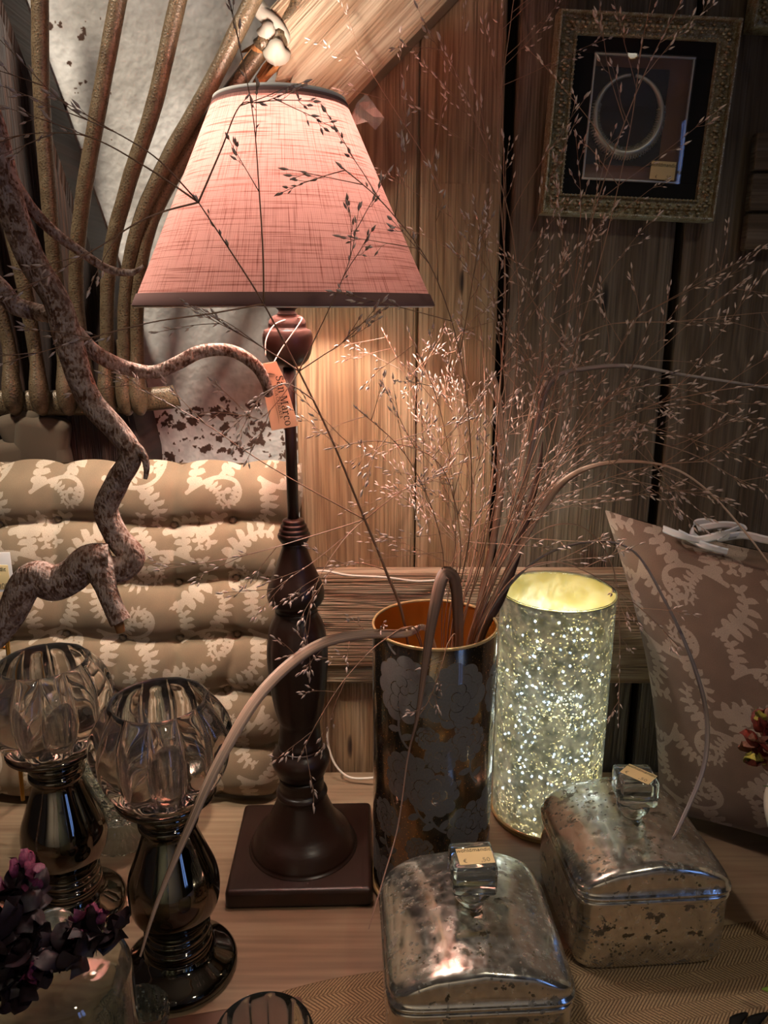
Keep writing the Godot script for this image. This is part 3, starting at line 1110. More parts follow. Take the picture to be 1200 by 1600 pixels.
	# paper tag on a white string
	var t := thing("paper_tag", "brown paper tag with a name, tied to the lamp by string", "tag", Vector3(-0.1039, 1.3216, -0.755))
	t.rotation = Vector3(-0.10, 0.18, deg_to_rad(9))
	var poly := PackedVector2Array([Vector2(-0.0126, -0.0325), Vector2(0.0140, -0.0325), Vector2(0.0100, 0.012), Vector2(0.0050, 0.0325), Vector2(-0.0090, 0.0325), Vector2(-0.0126, 0.0270)])
	put("card", slab(poly, 0.0008, 0.0002), M.tag, t)
	words("San Marco", 0.0098, M.ink, t, Vector3(0.0048, -0.006, 0.0006), Vector3(0, 0, -PI / 2), true)
	words("ECCA CATALATA", 0.0040, M.ink, t, Vector3(-0.0008, -0.006, 0.0006), Vector3(0, 0, -PI / 2), true)
	var ink := Mb.new()
	tube(ink, smooth3([Vector3(-0.0065, 0.020, 0.0006), Vector3(-0.0045, 0.008, 0.0006), Vector3(-0.0040, -0.006, 0.0006), Vector3(-0.0035, -0.020, 0.0006), Vector3(-0.0042, -0.027, 0.0006)], 5), [0.0007, 0.0005, 0.0005, 0.0011, 0.0002], 6, 0.15)
	tube(ink, PackedVector3Array([Vector3(-0.0068, 0.0225, 0.0006), Vector3(-0.003, 0.0222, 0.0006), Vector3(0.0012, 0.0205, 0.0006)]), [0.0014, 0.0013, 0.0002], 6, 0.15)
	tube(ink, PackedVector3Array([Vector3(-0.0050, 0.0195, 0.0006), Vector3(0.0005, 0.0190, 0.0006)]), [0.0009, 0.0003], 6, 0.15)
	tube(ink, PackedVector3Array([Vector3(-0.0035, 0.0158, 0.0006), Vector3(-0.0028, 0.0135, 0.0006)]), [0.0006, 0.0004], 6, 0.15)
	put("printed_emblem", ink.build(), M.ink, t)
	var line := Mb.new()
	tube(line, smooth3([Vector3(-0.1063, 1.3537, -0.754), Vector3(-0.0995, 1.366, -0.762), Vector3(-0.0808, 1.3919, -0.768), Vector3(-0.0862, 1.3946, -0.79), Vector3(-0.1054, 1.3899, -0.775), Vector3(-0.1141, 1.3751, -0.762), Vector3(-0.1146, 1.3596, -0.757)], 6), [0.0006], 5)
	put("string", line.build(), M.string, self)
	tag(get_node("string"), "thin white string looped round the lamp's ball with a tag", "string")
	# its flex, over the rail and down behind the foot
	var c1 := put("lamp_cord", tube_mesh([Vector3(-0.112, 1.0511, -0.975), Vector3(-0.0851, 1.0661, -0.966), Vector3(-0.0469, 1.0598, -0.966), Vector3(0, 1.0571, -0.966), Vector3(0.0429, 1.0502, -0.97), Vector3(0.0775, 1.0502, -0.975)], [0.0016], 8, 8), M.cord, self)
	tag(c1, "thin pale cord lying along the top of the wooden rail", "cord")
	var c2 := put("lamp_cord", tube_mesh([Vector3(-0.0793, 0.8303, -0.965), Vector3(-0.0789, 0.8049, -0.965), Vector3(-0.069, 0.7773, -0.96), Vector3(-0.0499, 0.761, -0.955), Vector3(-0.0226, 0.7623, -0.95), Vector3(0, 0.7698, -0.945)], [0.0016], 8, 8), M.cord, self)
	tag(c2, "loop of pale cord on the table behind the lamp foot", "cord")


func shade_linen() -> StandardMaterial3D:
	M.linen.uv1_scale = Vector3(1, 1 / 0.20, 1)
	return M.linen


# ============================================================ cushions
func seat_cushion() -> void:
	var o := thing("seat_cushion", "tufted tan damask seat cushion leaning on the plaster wall behind the branch", "cushion", Vector3(0, T, 0))
	var tl := Vector3(-0.560, 0.462, -0.975)
	var top_r := Vector3(-0.106, 0.460, -0.975)
	var bl := Vector3(-0.600, 0.004, -0.925)
	var br := Vector3(-0.148, 0.004, -0.925)
	var n := 97
	var mb := Mb.new()
	var out := Vector3(0, 0.11, 1).normalized()
	for side in [1.0, -1.0]:
		for j in n:
			for i in n:
				var u := float(i) / (n - 1)
				var v := float(j) / (n - 1)
				var p := bl.lerp(br, u).lerp(tl.lerp(top_r, u), v)
				var cu := absf(sin(PI * (u * 6.0 + 0.10 * sin(v * 9.0))))
				var cv := absf(sin(PI * (v * 6.0 + 0.05 * sin(u * 13.0))))
				var edge := minf(minf(u, 1 - u), minf(v, 1 - v))
				var rim_in := sqrt(clampf(edge / 0.07, 0, 1) * (2.0 - clampf(edge / 0.07, 0, 1)))
				var puff := pow(cv, 0.55) * (0.50 + 0.50 * pow(cu, 0.45)) + 0.10 * sin(u * 23.0 + v * 5.0) * cv * cu
				var knot := exp(-(cu * cu * 9.0 + cv * cv * 12.0))
				var d: float = rim_in * (0.012 + 0.019 * puff - 0.012 * knot) * side
				# the outline swells between the seams
				var sw := Vector3((u - 0.5) * 2.0, (v - 0.5) * 2.0, 0)
				var bulge := (1.0 - rim_in) * 0.008
				var q: Vector3 = p + out * d
				q.x += signf(sw.x) * bulge * (1.0 if absf(sw.x) > 0.86 else 0.0) * (pow(cv, 0.6) - 0.5)
				q.y += signf(sw.y) * bulge * (1.0 if absf(sw.y) > 0.86 else 0.0) * (pow(cu, 0.6) - 0.5)
				if side < 0:
					q = p + out * d * 0.5
				q.y = maxf(q.y, 0.001)
				mb.add(q, Vector2(u * 0.46, v * 0.46))
		mb.lattice(0 if side > 0 else n * n, n, n)
		if side > 0:
			pass
	# the back is wound the other way round
	for k in range((n - 1) * (n - 1) * 6, mb.ix.size(), 3):
		var t := mb.ix[k + 1]
		mb.ix[k + 1] = mb.ix[k + 2]
		mb.ix[k + 2] = t
	put("cover", mb.build(), M.damask, o)
	for j in range(1, 6):
		for i in range(1, 6):
			var u := i / 6.0
			var v := j / 6.0
			u -= 0.10 * sin(v * 9.0) / 6.0
			v -= 0.05 * sin(u * 13.0) / 6.0
			var p := bl.lerp(br, u).lerp(tl.lerp(top_r, u), v) + out * 0.0085
			put("tuft", lathe(smooth2([Vector2(0, -0.004), Vector2(0.004, -0.003), Vector2(0.005, 0), Vector2(0.003, 0.002), Vector2(0, 0.0022)], 2), 10), M.damask, o, p, Vector3(PI / 2, 0, 0))


func pillow() -> void:
	var o := thing("pillow", "brown scroll patterned cushion with white tie tapes leaning at the right", "cushion", Vector3(0, T, 0))
	var tl := Vector3(0.282, 0.405, -0.945)
	var bl := Vector3(0.365, 0.012, -0.880)
	var across := Vector3(0.849, -0.02, 0.528) * 0.42
	var n := 49
	var mb := Mb.new()
	var out := (tl - bl).cross(across).normalized()
	if out.z < 0:
		out = -out
	for side in [1.0, -1.0]:
		for j in n:
			for i in n:
				var u := float(i) / (n - 1)
				var v := float(j) / (n - 1)
				var p := bl.lerp(tl, v) + across * u
				# sides drawn in a little between the corners
				p += across * 0.045 * (0.5 - u) * 2.0 * sin(PI * v) + (tl - bl) * 0.05 * (0.5 - v) * 2.0 * sin(PI * u)
				var a := 1.0 - pow(absf(u * 2 - 1), 3.0)
				var b := 1.0 - pow(absf(v * 2 - 1), 3.0)
				var d := 0.045 * sqrt(maxf(a * b, 0.0)) + 0.002
				d += 0.004 * sin(u * 19.0 + v * 7.0) * a * b
				var q: Vector3 = p + out * d * (side if side > 0 else -0.7)
				q.y = maxf(q.y, 0.001)
				mb.add(q, Vector2(u * 0.42, v * 0.40))
		mb.lattice(0 if side > 0 else n * n, n, n)
	for k in range((n - 1) * (n - 1) * 6, mb.ix.size(), 3):
		var t := mb.ix[k + 1]
		mb.ix[k + 1] = mb.ix[k + 2]
		mb.ix[k + 2] = t
	put("cover", mb.build(), M.damask_rose, o)
	var off := Vector3(0, -T, 0)
	for tp in [[Vector3(0.3329, 1.1496, -0.88), Vector3(0.3456, 1.1477, -0.86), Vector3(0.3665, 1.1453, -0.85), Vector3(0.3824, 1.1582, -0.83), Vector3(0.403, 1.1672, -0.83)], [Vector3(0.3517, 1.1449, -0.88), Vector3(0.3671, 1.1399, -0.85), Vector3(0.3818, 1.1368, -0.84), Vector3(0.3923, 1.1354, -0.835)], [Vector3(0.375, 1.1383, -0.86), Vector3(0.3625, 1.147, -0.865), Vector3(0.3663, 1.1588, -0.87), Vector3(0.3798, 1.1632, -0.86), Vector3(0.3895, 1.1584, -0.85)], [Vector3(0.3657, 1.1555, -0.86), Vector3(0.3858, 1.1659, -0.84), Vector3(0.4017, 1.1657, -0.83), Vector3(0.403, 1.1604, -0.825), Vector3(0.3853, 1.1582, -0.82)], [Vector3(0.3804, 1.1491, -0.84), Vector3(0.3994, 1.1597, -0.82), Vector3(0.4182, 1.1599, -0.8), Vector3(0.4423, 1.1618, -0.78)]]:
		var q := []
		for p in tp:
			q.append(p + off)
		put("tie_tape", blade_mesh(q, [0.009, 0.010, 0.009], Vector3(0.2, 1, 0.5), 8), M.tape, o)


# ============================================================ silvered boxes
func box_point(a: float, s: float) -> Vector2:
	var c := cos(a)
	var d := sin(a)
	return Vector2(signf(c) * pow(absf(c), 0.24), signf(d) * pow(absf(d), 0.24)) * s


# rings of (scale, height, share of the arch)
func loft(rings: Array, half: Vector2, arch: float, seg := 96) -> ArrayMesh:
	var mb := Mb.new()
	for r in rings:
		for k in seg + 1:
			var p := box_point(TAU * k / seg, r[0])
			var y: float = r[1] + r[2] * arch * (1.0 - pow(minf(absf(p.x), 1.0), 2.2))
			mb.add(Vector3(p.x * half.x, y, p.y * half.y), Vector2(float(k) / seg, y))
	mb.lattice(0, rings.size(), seg + 1)
	return mb.build()


func silver_box(at: Vector3, turn: float, label: String, tag_turn: float, tag_label: String) -> void:
	var o := thing("silvered_box", label, "box", at, "mercury glass boxes with vaulted lids")
	o.rotation.y = turn
	var half := Vector2(0.0805, 0.0785)
	put("body", loft([[0.0, 0.0, 0], [0.90, 0.0, 0], [0.955, 0.002, 0], [0.985, 0.008, 0], [0.995, 0.018, 0], [1.0, 0.05, 0], [1.0, 0.076, 0], [1.01, 0.079, 0], [1.012, 0.082, 0], [1.0, 0.0850, 0], [0.96, 0.0855, 0], [0.0, 0.0855, 0]], half, 0.0), M.silver, o)
	var lid := put("lid", loft([[0.0, 0.0862, 0], [0.97, 0.0862, 0], [1.015, 0.0868, 0], [1.025, 0.0885, 0], [1.015, 0.0905, 0], [0.998, 0.0915, 0], [0.993, 0.093, 0.3], [0.990, 0.094, 0.75], [0.983, 0.0945, 0.90], [0.965, 0.0955, 0.97], [0.93, 0.0965, 1.0], [0.85, 0.097, 1.0], [0.7, 0.0975, 1.0], [0.5, 0.098, 1.0], [0.3, 0.098, 1.0], [0.1, 0.098, 1.0], [0.0, 0.098, 1.0]], half, 0.026), M.silver, o)
	# a solid glass knob: round neck, cube head
	put("knob_neck", lathe(smooth2([Vector2(0, 0.122), Vector2(0.011, 0.1225), Vector2(0.0105, 0.126), Vector2(0.0120, 0.130), Vector2(0.0165, 0.135), Vector2(0.0170, 0.141), Vector2(0.0130, 0.1455), Vector2(0.0, 0.1457)], 4), 32), M.glass, lid)
	var kb := put("knob_cube", rbox(Vector3(0.040, 0.030, 0.038), 0.0035, 1, Vector2.ZERO, 1), M.glass, lid, Vector3(0, 0.1612, 0), Vector3(0, 0.04, 0))
	kb.rotation.y = tag_turn * 0.1
	var t := thing("price_label", tag_label, "price label", o.position + Vector3(0, 0.1765, 0.0) + Vector3(0.002, 0, 0.002), "price labels on the glass knobs")
	t.rotation.y = turn + tag_turn
	put("paper", rbox(Vector3(0.032, 0.0005, 0.021), 0.0002), M.price, t)
	words("wohldmandic", 0.0052, M.ink, t, Vector3(0, 0.0004, -0.0070), Vector3(-PI / 2, 0, 0))
	words("€        ,50", 0.0062, M.pale_ink, t, Vector3(0, 0.0004, 0.0062), Vector3(-PI / 2, 0, 0))


func silver_boxes() -> void:
	silver_box(Vector3(0.080, T + 0.0022, -0.589), 0.05, "mottled silver glass box with a cube knob, in front of the etched vase", 0.06, "cream price label lying square on the front box's cube knob")
	silver_box(Vector3(0.267, T + 0.0022, -0.714), 0.07, "mottled silver glass box with a cube knob, below the leaning brown cushion", -0.85, "cream price label set askew on the rear box's cube knob")


# ============================================================ vases
func etched_vase() -> void:
	var o := thing("etched_vase", "smoky mirrored glass cylinder vase etched with pale flowers, holding dry grass", "vase", Vector3(0.055, T, -0.77))
	put("outer_wall", lathe(PackedVector2Array([Vector2(0.0675, 0.004), Vector2(0.0675, 0.10), Vector2(0.0675, 0.20), Vector2(0.0675, 0.3245), Vector2(0.0668, 0.3255), Vector2(0.0668, 0.004)]), 96), M.etched, o)
	M.etched.uv1_scale = Vector3(1, -1 / 0.325, 1)
	put("lining", lathe(PackedVector2Array([Vector2(0.0662, 0.3250), Vector2(0.0662, 0.010), Vector2(0.060, 0.006), Vector2(0.0, 0.006)]), 96, 0, 0, 0, 9, false), M.gold, o)
	put("rim", lathe(smooth2([Vector2(0.0678, 0.3240), Vector2(0.0680, 0.3262), Vector2(0.0667, 0.3272), Vector2(0.0654, 0.3262), Vector2(0.0656, 0.3240), Vector2(0.0678, 0.3240)], 3), 96), M.rim_glass, o)
	put("base", lathe(smooth2([Vector2(0, 0.0), Vector2(0.062, 0.0), Vector2(0.0665, 0.001), Vector2(0.0675, 0.004), Vector2(0.066, 0.0055), Vector2(0, 0.0055)], 3), 96), M.rim_glass, o)


func lit_vase() -> void:
	var o := thing("mercury_vase", "speckled silver glass cylinder glowing with fairy lights beside the etched vase", "vase", Vector3(0.216, T, -0.896))
	M.lit_silver.uv1_scale = Vector3(1, -1 / 0.315, 1)
	put("wall", lathe(PackedVector2Array([Vector2(0.0700, 0.006), Vector2(0.0705, 0.10), Vector2(0.0705, 0.20), Vector2(0.0705, 0.315)]), 96, 0, 0, 0, 9, false), M.lit_silver, o)
	put("lining", lathe(PackedVector2Array([Vector2(0.0690, 0.010), Vector2(0.0694, 0.10), Vector2(0.0694, 0.20), Vector2(0.0694, 0.3150)]), 96, 0, 0, 0, 9, false), M.honey, o)
	put("rim", lathe(smooth2([Vector2(0.0710, 0.3135), Vector2(0.0713, 0.3158), Vector2(0.0702, 0.3168), Vector2(0.0690, 0.3158), Vector2(0.0692, 0.3135), Vector2(0.0710, 0.3135)], 3), 96), M.pale_glass, o)
	put("base", lathe(smooth2([Vector2(0, 0.0), Vector2(0.064, 0.0), Vector2(0.069, 0.0015), Vector2(0.0705, 0.006), Vector2(0.068, 0.009), Vector2(0, 0.009)], 3), 96), M.rim_glass, o)
	var s := thing("fairy_lights", "tangle of tiny cool white lights on wire inside the silver vase", "string lights", Vector3(0.216, T, -0.896))
	var pts := []
	for i in 130:
		var a := i * 1.13 + rng.randf() * 0.8
		var r := 0.030 + 0.034 * rng.randf()
		pts.append(Vector3(cos(a) * r, 0.016 + 0.245 * pow(rng.randf(), 1.15), sin(a) * r))
	put("wire", tube_mesh(pts, [0.0004], 4, 4), M.led_wire, s)
	var bead := lathe(smooth2([Vector2(0, -0.002), Vector2(0.0014, -0.0012), Vector2(0.0017, 0), Vector2(0.0012, 0.0014), Vector2(0, 0.002)], 2), 8)
	for i in pts.size():
		put("led_bulb", bead, M.led, s, pts[i])
	for k in 6:
		var l := OmniLight3D.new()
		l.name = "led_glow"
		s.add_child(l, true)
		l.position = Vector3(cos(k * 2.4) * 0.030, 0.03 + k * 0.042, sin(k * 2.4) * 0.032)
		l.light_color = Color(0.88, 0.94, 0.92)
		l.light_energy = 0.0052
		l.light_size = 0.012
		l.omni_range = 4.0
		l.omni_attenuation = 2.0
		l.shadow_enabled = true


# ============================================================ glassware on the left
func candle_holder(at: Vector3, label: String, turn: float) -> void:
	var o := thing("candle_holder", label, "candle holder", at, "silver candle holders with fluted glass globes")
	o.rotation.y = turn
	put("base", lathe(smooth2([Vector2(0, 0.0), Vector2(0.050, 0.0), Vector2(0.0560, 0.002), Vector2(0.0575, 0.006), Vector2(0.054, 0.011), Vector2(0.044, 0.017), Vector2(0.036, 0.022), Vector2(0.0325, 0.027), Vector2(0.030, 0.030), Vector2(0.0, 0.030)], 5), 72), M.chrome, o)
	put("stem", lathe(smooth2([Vector2(0, 0.029), Vector2(0.0300, 0.030), Vector2(0.0335, 0.035), Vector2(0.0335, 0.040), Vector2(0.0305, 0.043), Vector2(0.0325, 0.047), Vector2(0.0325, 0.051), Vector2(0.0300, 0.055), Vector2(0.0345, 0.064), Vector2(0.0425, 0.080), Vector2(0.0448, 0.097), Vector2(0.0425, 0.115), Vector2(0.0345, 0.138), Vector2(0.0275, 0.158), Vector2(0.0255, 0.168), Vector2(0.0285, 0.172), Vector2(0.0285, 0.177), Vector2(0.0260, 0.180), Vector2(0.0285, 0.184), Vector2(0.0285, 0.189), Vector2(0.0270, 0.192), Vector2(0.034, 0.198), Vector2(0.0460, 0.203), Vector2(0.0478, 0.206), Vector2(0.046, 0.209), Vector2(0.036, 0.2085), Vector2(0.0, 0.2085)], 5), 72), M.chrome, o)
	var outer := [Vector2(0, 0.2100), Vector2(0.034, 0.2100), Vector2(0.0445, 0.2130), Vector2(0.0520, 0.2230), Vector2(0.0590, 0.2400), Vector2(0.0620, 0.2580), Vector2(0.0600, 0.2740), Vector2(0.0530, 0.2900), Vector2(0.0450, 0.3020), Vector2(0.0430, 0.3040)]
	var inner := [Vector2(0.0410, 0.3030), Vector2(0.0430, 0.2970), Vector2(0.0490, 0.2860), Vector2(0.0535, 0.2720), Vector2(0.0540, 0.2590), Vector2(0.0515, 0.2440), Vector2(0.0440, 0.2290), Vector2(0.0300, 0.2230), Vector2(0, 0.2220)]
	var prof := smooth2(outer, 6)
	prof.append_array(smooth2(inner, 5))
	put("globe", lathe(prof, 192, 12, 0.17, 6, 52, true, 0.8), M.smoke_glass, o)


func candle_holders() -> void:
	candle_holder(Vector3(-0.209, T + 0.001, -0.642), "dark silver candle holder with fluted glass globe nearest the lamp's square foot", 0.1)
	candle_holder(Vector3(-0.350, T + 0.001, -0.722), "dark silver candle holder with fluted glass globe near the brass plate stand", 0.33)


func compote() -> void:
	var o := thing("footed_bowl", "clear cut crystal footed bowl behind the two candle holders", "bowl", Vector3(-0.334, T, -0.840))
	put("foot", lathe(smooth2([Vector2(0, 0.0), Vector2(0.032, 0.0), Vector2(0.0345, 0.003), Vector2(0.031, 0.007), Vector2(0.018, 0.014), Vector2(0.011, 0.024), Vector2(0.012, 0.036), Vector2(0.018, 0.042), Vector2(0.0, 0.043)], 5), 72, 18, 0.16, 2, 26, true, 0.8, 0.0, 1.0, true), M.glass, o)
	var outer := [Vector2(0, 0.0432), Vector2(0.022, 0.0432), Vector2(0.046, 0.050), Vector2(0.060, 0.066), Vector2(0.066, 0.090), Vector2(0.068, 0.120), Vector2(0.0690, 0.150)]
	var inner := [Vector2(0.0650, 0.150), Vector2(0.0635, 0.120), Vector2(0.0610, 0.092), Vector2(0.054, 0.072), Vector2(0.042, 0.059), Vector2(0.0, 0.054)]
	var prof := smooth2(outer, 8)
	prof.append_array(smooth2(inner, 4))
	put("bowl", lathe(prof, 88, 22, 0.10, 4, 48, true, 0.9, 0.5, 1.0, true), M.glass, o)


func front_glass() -> void:
	var o := thing("glass_cloche", "clear glass cloche with a round ball knob under dried petals", "cloche", Vector3(-0.246, T, -0.470))
	var prof := smooth2([Vector2(0.0535, 0.0), Vector2(0.0535, 0.08), Vector2(0.0535, 0.150), Vector2(0.0515, 0.168), Vector2(0.045, 0.178), Vector2(0.030, 0.184), Vector2(0.012, 0.187), Vector2(0.0, 0.187)], 6)
	prof.append_array(smooth2([Vector2(0.0, 0.1845), Vector2(0.012, 0.1845), Vector2(0.029, 0.1815), Vector2(0.0435, 0.1757), Vector2(0.049, 0.167), Vector2(0.051, 0.150), Vector2(0.051, 0.08), Vector2(0.051, 0.0), Vector2(0.0535, 0.0)], 6))
	put("dome", lathe(prof, 72), M.pale_glass, o)
	put("knob", lathe(smooth2([Vector2(0, 0.1872), Vector2(0.008, 0.1875), Vector2(0.0075, 0.191), Vector2(0.0130, 0.196), Vector2(0.0168, 0.2045), Vector2(0.0160, 0.213), Vector2(0.0100, 0.220), Vector2(0, 0.222)], 5), 40), M.glass, o)
	var d := thing("glass_dish", "small cut glass dish between the cloche and a candle holder", "dish", Vector3(-0.226, T, -0.556))
	var dp := smooth2([Vector2(0, 0.0), Vector2(0.016, 0.0), Vector2(0.022, 0.006), Vector2(0.027, 0.022), Vector2(0.0295, 0.036), Vector2(0.028, 0.037), Vector2(0.0245, 0.022), Vector2(0.018, 0.009), Vector2(0.0, 0.006)], 6)
	put("bowl", lathe(dp, 60, 15, 0.12, 3, 30, true, 0.8, 0.3, 1.0, true), M.glass, d)
	var b := thing("wooden_board", "dark brown wooden board on the runner under a glass votive", "board", Vector3(-0.148, T + 0.0035, -0.515))
	b.rotation.y = 0.20
	put("slab", rbox(Vector3(0.165, 0.020, 0.115), 0.004, 0), M.brown_board, b, Vector3(0.0, 0.010, 0.0))
	var v := thing("glass_votive", "low round clear glass votive standing on the dark wooden board", "votive", Vector3(-0.098, T + 0.0238, -0.492))
	var vp := smooth2([Vector2(0, 0.0), Vector2(0.026, 0.0), Vector2(0.034, 0.006), Vector2(0.040, 0.022), Vector2(0.042, 0.044), Vector2(0.0410, 0.060), Vector2(0.0395, 0.0605), Vector2(0.0385, 0.044), Vector2(0.0365, 0.023), Vector2(0.031, 0.010), Vector2(0.0, 0.008)], 6)
	put("bowl", lathe(vp, 96, 12, 0.12, 4, 30, true, 0.8), M.pale_glass, v)


# ============================================================ the iron rack on the plaster
func hay_rack() -> void:
	var o := thing("hay_rack", "rusty iron hay rack of fanned bent rods on the plaster wall", "rack", Vector3(-0.45, T + 0.53, -0.985))
	var off := -o.position
	var rods := [
		[Vector3(-0.5675, 1.9356, -0.9), Vector3(-0.5347, 1.7384, -0.93), Vector3(-0.4987, 1.6004, -0.95), Vector3(-0.4783, 1.4496, -0.97), Vector3(-0.4707, 1.3583, -0.985), Vector3(-0.4718, 1.3105, -0.985)],
		[Vector3(-0.4577, 1.9356, -0.9), Vector3(-0.4577, 1.7561, -0.93), Vector3(-0.4481, 1.6004, -0.95), Vector3(-0.4375, 1.4422, -0.97), Vector3(-0.4386, 1.3504, -0.985), Vector3(-0.4376, 1.3105, -0.985)],
		[Vector3(-0.332, 1.9356, -0.9), Vector3(-0.3642, 1.7384, -0.93), Vector3(-0.3809, 1.6319, -0.945), Vector3(-0.3913, 1.5135, -0.96), Vector3(-0.4009, 1.4048, -0.98), Vector3(-0.4035, 1.3105, -0.985)],
		[Vector3(-0.2063, 1.9356, -0.9), Vector3(-0.2775, 1.7384, -0.93), Vector3(-0.3208, 1.6125, -0.945), Vector3(-0.3545, 1.5135, -0.96), Vector3(-0.376, 1.4199, -0.975), Vector3(-0.3758, 1.3105, -0.985)],
		[Vector3(-0.1281, 1.9356, -0.9), Vector3(-0.2125, 1.7384, -0.93), Vector3(-0.2554, 1.6254, -0.945), Vector3(-0.2974, 1.5414, -0.96), Vector3(-0.3334, 1.4498, -0.975), Vector3(-0.3514, 1.3105, -0.985)],
		[Vector3(-0.0061, 1.9156, -0.9), Vector3(-0.1322, 1.7325, -0.93), Vector3(-0.1915, 1.6447, -0.945), Vector3(-0.2493, 1.5688, -0.96), Vector3(-0.2934, 1.4932, -0.97), Vector3(-0.3181, 1.4124, -0.98), Vector3(-0.3286, 1.3105, -0.985)],
		[Vector3(0.0257, 1.9382, -0.94), Vector3(-0.0835, 1.7443, -0.955), Vector3(-0.143, 1.6742, -0.96), Vector3(-0.1976, 1.6135, -0.965), Vector3(-0.2472, 1.5532, -0.97), Vector3(-0.2837, 1.49, -0.975), Vector3(-0.3046, 1.4124, -0.982), Vector3(-0.313, 1.3103, -0.987)]]
	for r in rods:
		var q := []
		for p in r:
			q.append(p + off)
		put("rod", tube_mesh(q, [0.0088, 0.0092, 0.0090, 0.0085], 12, 8, 1.0, 0.03), M.rust, o)
		var e: Vector3 = q[q.size() - 1]
		var fm := tube_mesh([e + Vector3(0, 0.055, 0), e + Vector3(0, 0.02, 0.002), e + Vector3(0, -0.006, 0.004), e + Vector3(0, -0.020, 0.003), e + Vector3(0, -0.030, 0.0), e + Vector3(0, -0.036, -0.003), e + Vector3(0, -0.038, -0.004)], [0.0082, 0.0084, 0.0088, 0.0095, 0.0105, 0.0118, 0.0132, 0.0145, 0.0153, 0.0155, 0.0148, 0.0125, 0.006], 14, 6, 0.75)
		put("flattened_foot", fm, M.rust, o)
	put("bar", tube_mesh([Vector3(-0.7109, 1.2866, -0.995) + off, Vector3(-0.4962, 1.2849, -0.995) + off, Vector3(-0.3727, 1.2864, -0.997) + off, Vector3(-0.2854, 1.2913, -0.997) + off, Vector3(-0.2681, 1.2945, -0.998) + off], [0.0095, 0.0095, 0.0095, 0.0095, 0.0085], 14, 5, 1.75), M.rust, o)
	for x in [-0.10, 0.10]:
		put("bracket", tube_mesh([Vector3(x, 0.0, -0.008), Vector3(x, -0.004, -0.06), Vector3(x, 0.0, -0.133)], [0.007], 10, 4), M.rust, o)
	# a plastered hook that carries one rod
	var h := thing("wall_hook", "whitewash crusted iron hook above the pink lampshade", "hook", Vector3(-0.1237, 1.6918, -0.955))
	var ho := -h.position
	put("shank", tube_mesh([Vector3(-0.1466, 1.7386, -0.965) + ho, Vector3(-0.132, 1.7155, -0.955) + ho, Vector3(-0.1177, 1.7028, -0.95) + ho, Vector3(-0.1083, 1.6916, -0.95) + ho, Vector3(-0.1071, 1.6817, -0.955) + ho], [0.008, 0.0095, 0.009, 0.007, 0.004], 10, 6, 1.0, 0.1), M.room_white, h)
	for k in [[Vector3(-0.1271, 1.6965, -0.95), 0.012, M.room_white], [Vector3(-0.1327, 1.6871, -0.952), 0.011, M.rust], [Vector3(-0.1184, 1.6759, -0.948), 0.015, M.room_white], [Vector3(-0.1156, 1.6897, -0.952), 0.012, M.rust], [Vector3(-0.1383, 1.683, -0.955), 0.008, M.torn]]:
		var lm := Mb.new()
		var c: Vector3 = k[0] + ho
		var r: float = k[1]
		tube(lm, smooth3([c + Vector3(-r, 0.002, 0), c + Vector3(-r * 0.6, 0, 0), c, c + Vector3(r * 0.6, -0.002, 0), c + Vector3(r, 0, 0)], 3), [0.0015, r * 0.8, r, r * 0.8, 0.0015], 9, 1.0, 0.22)
		put("plaster_lump", lm.build(), k[2], h)


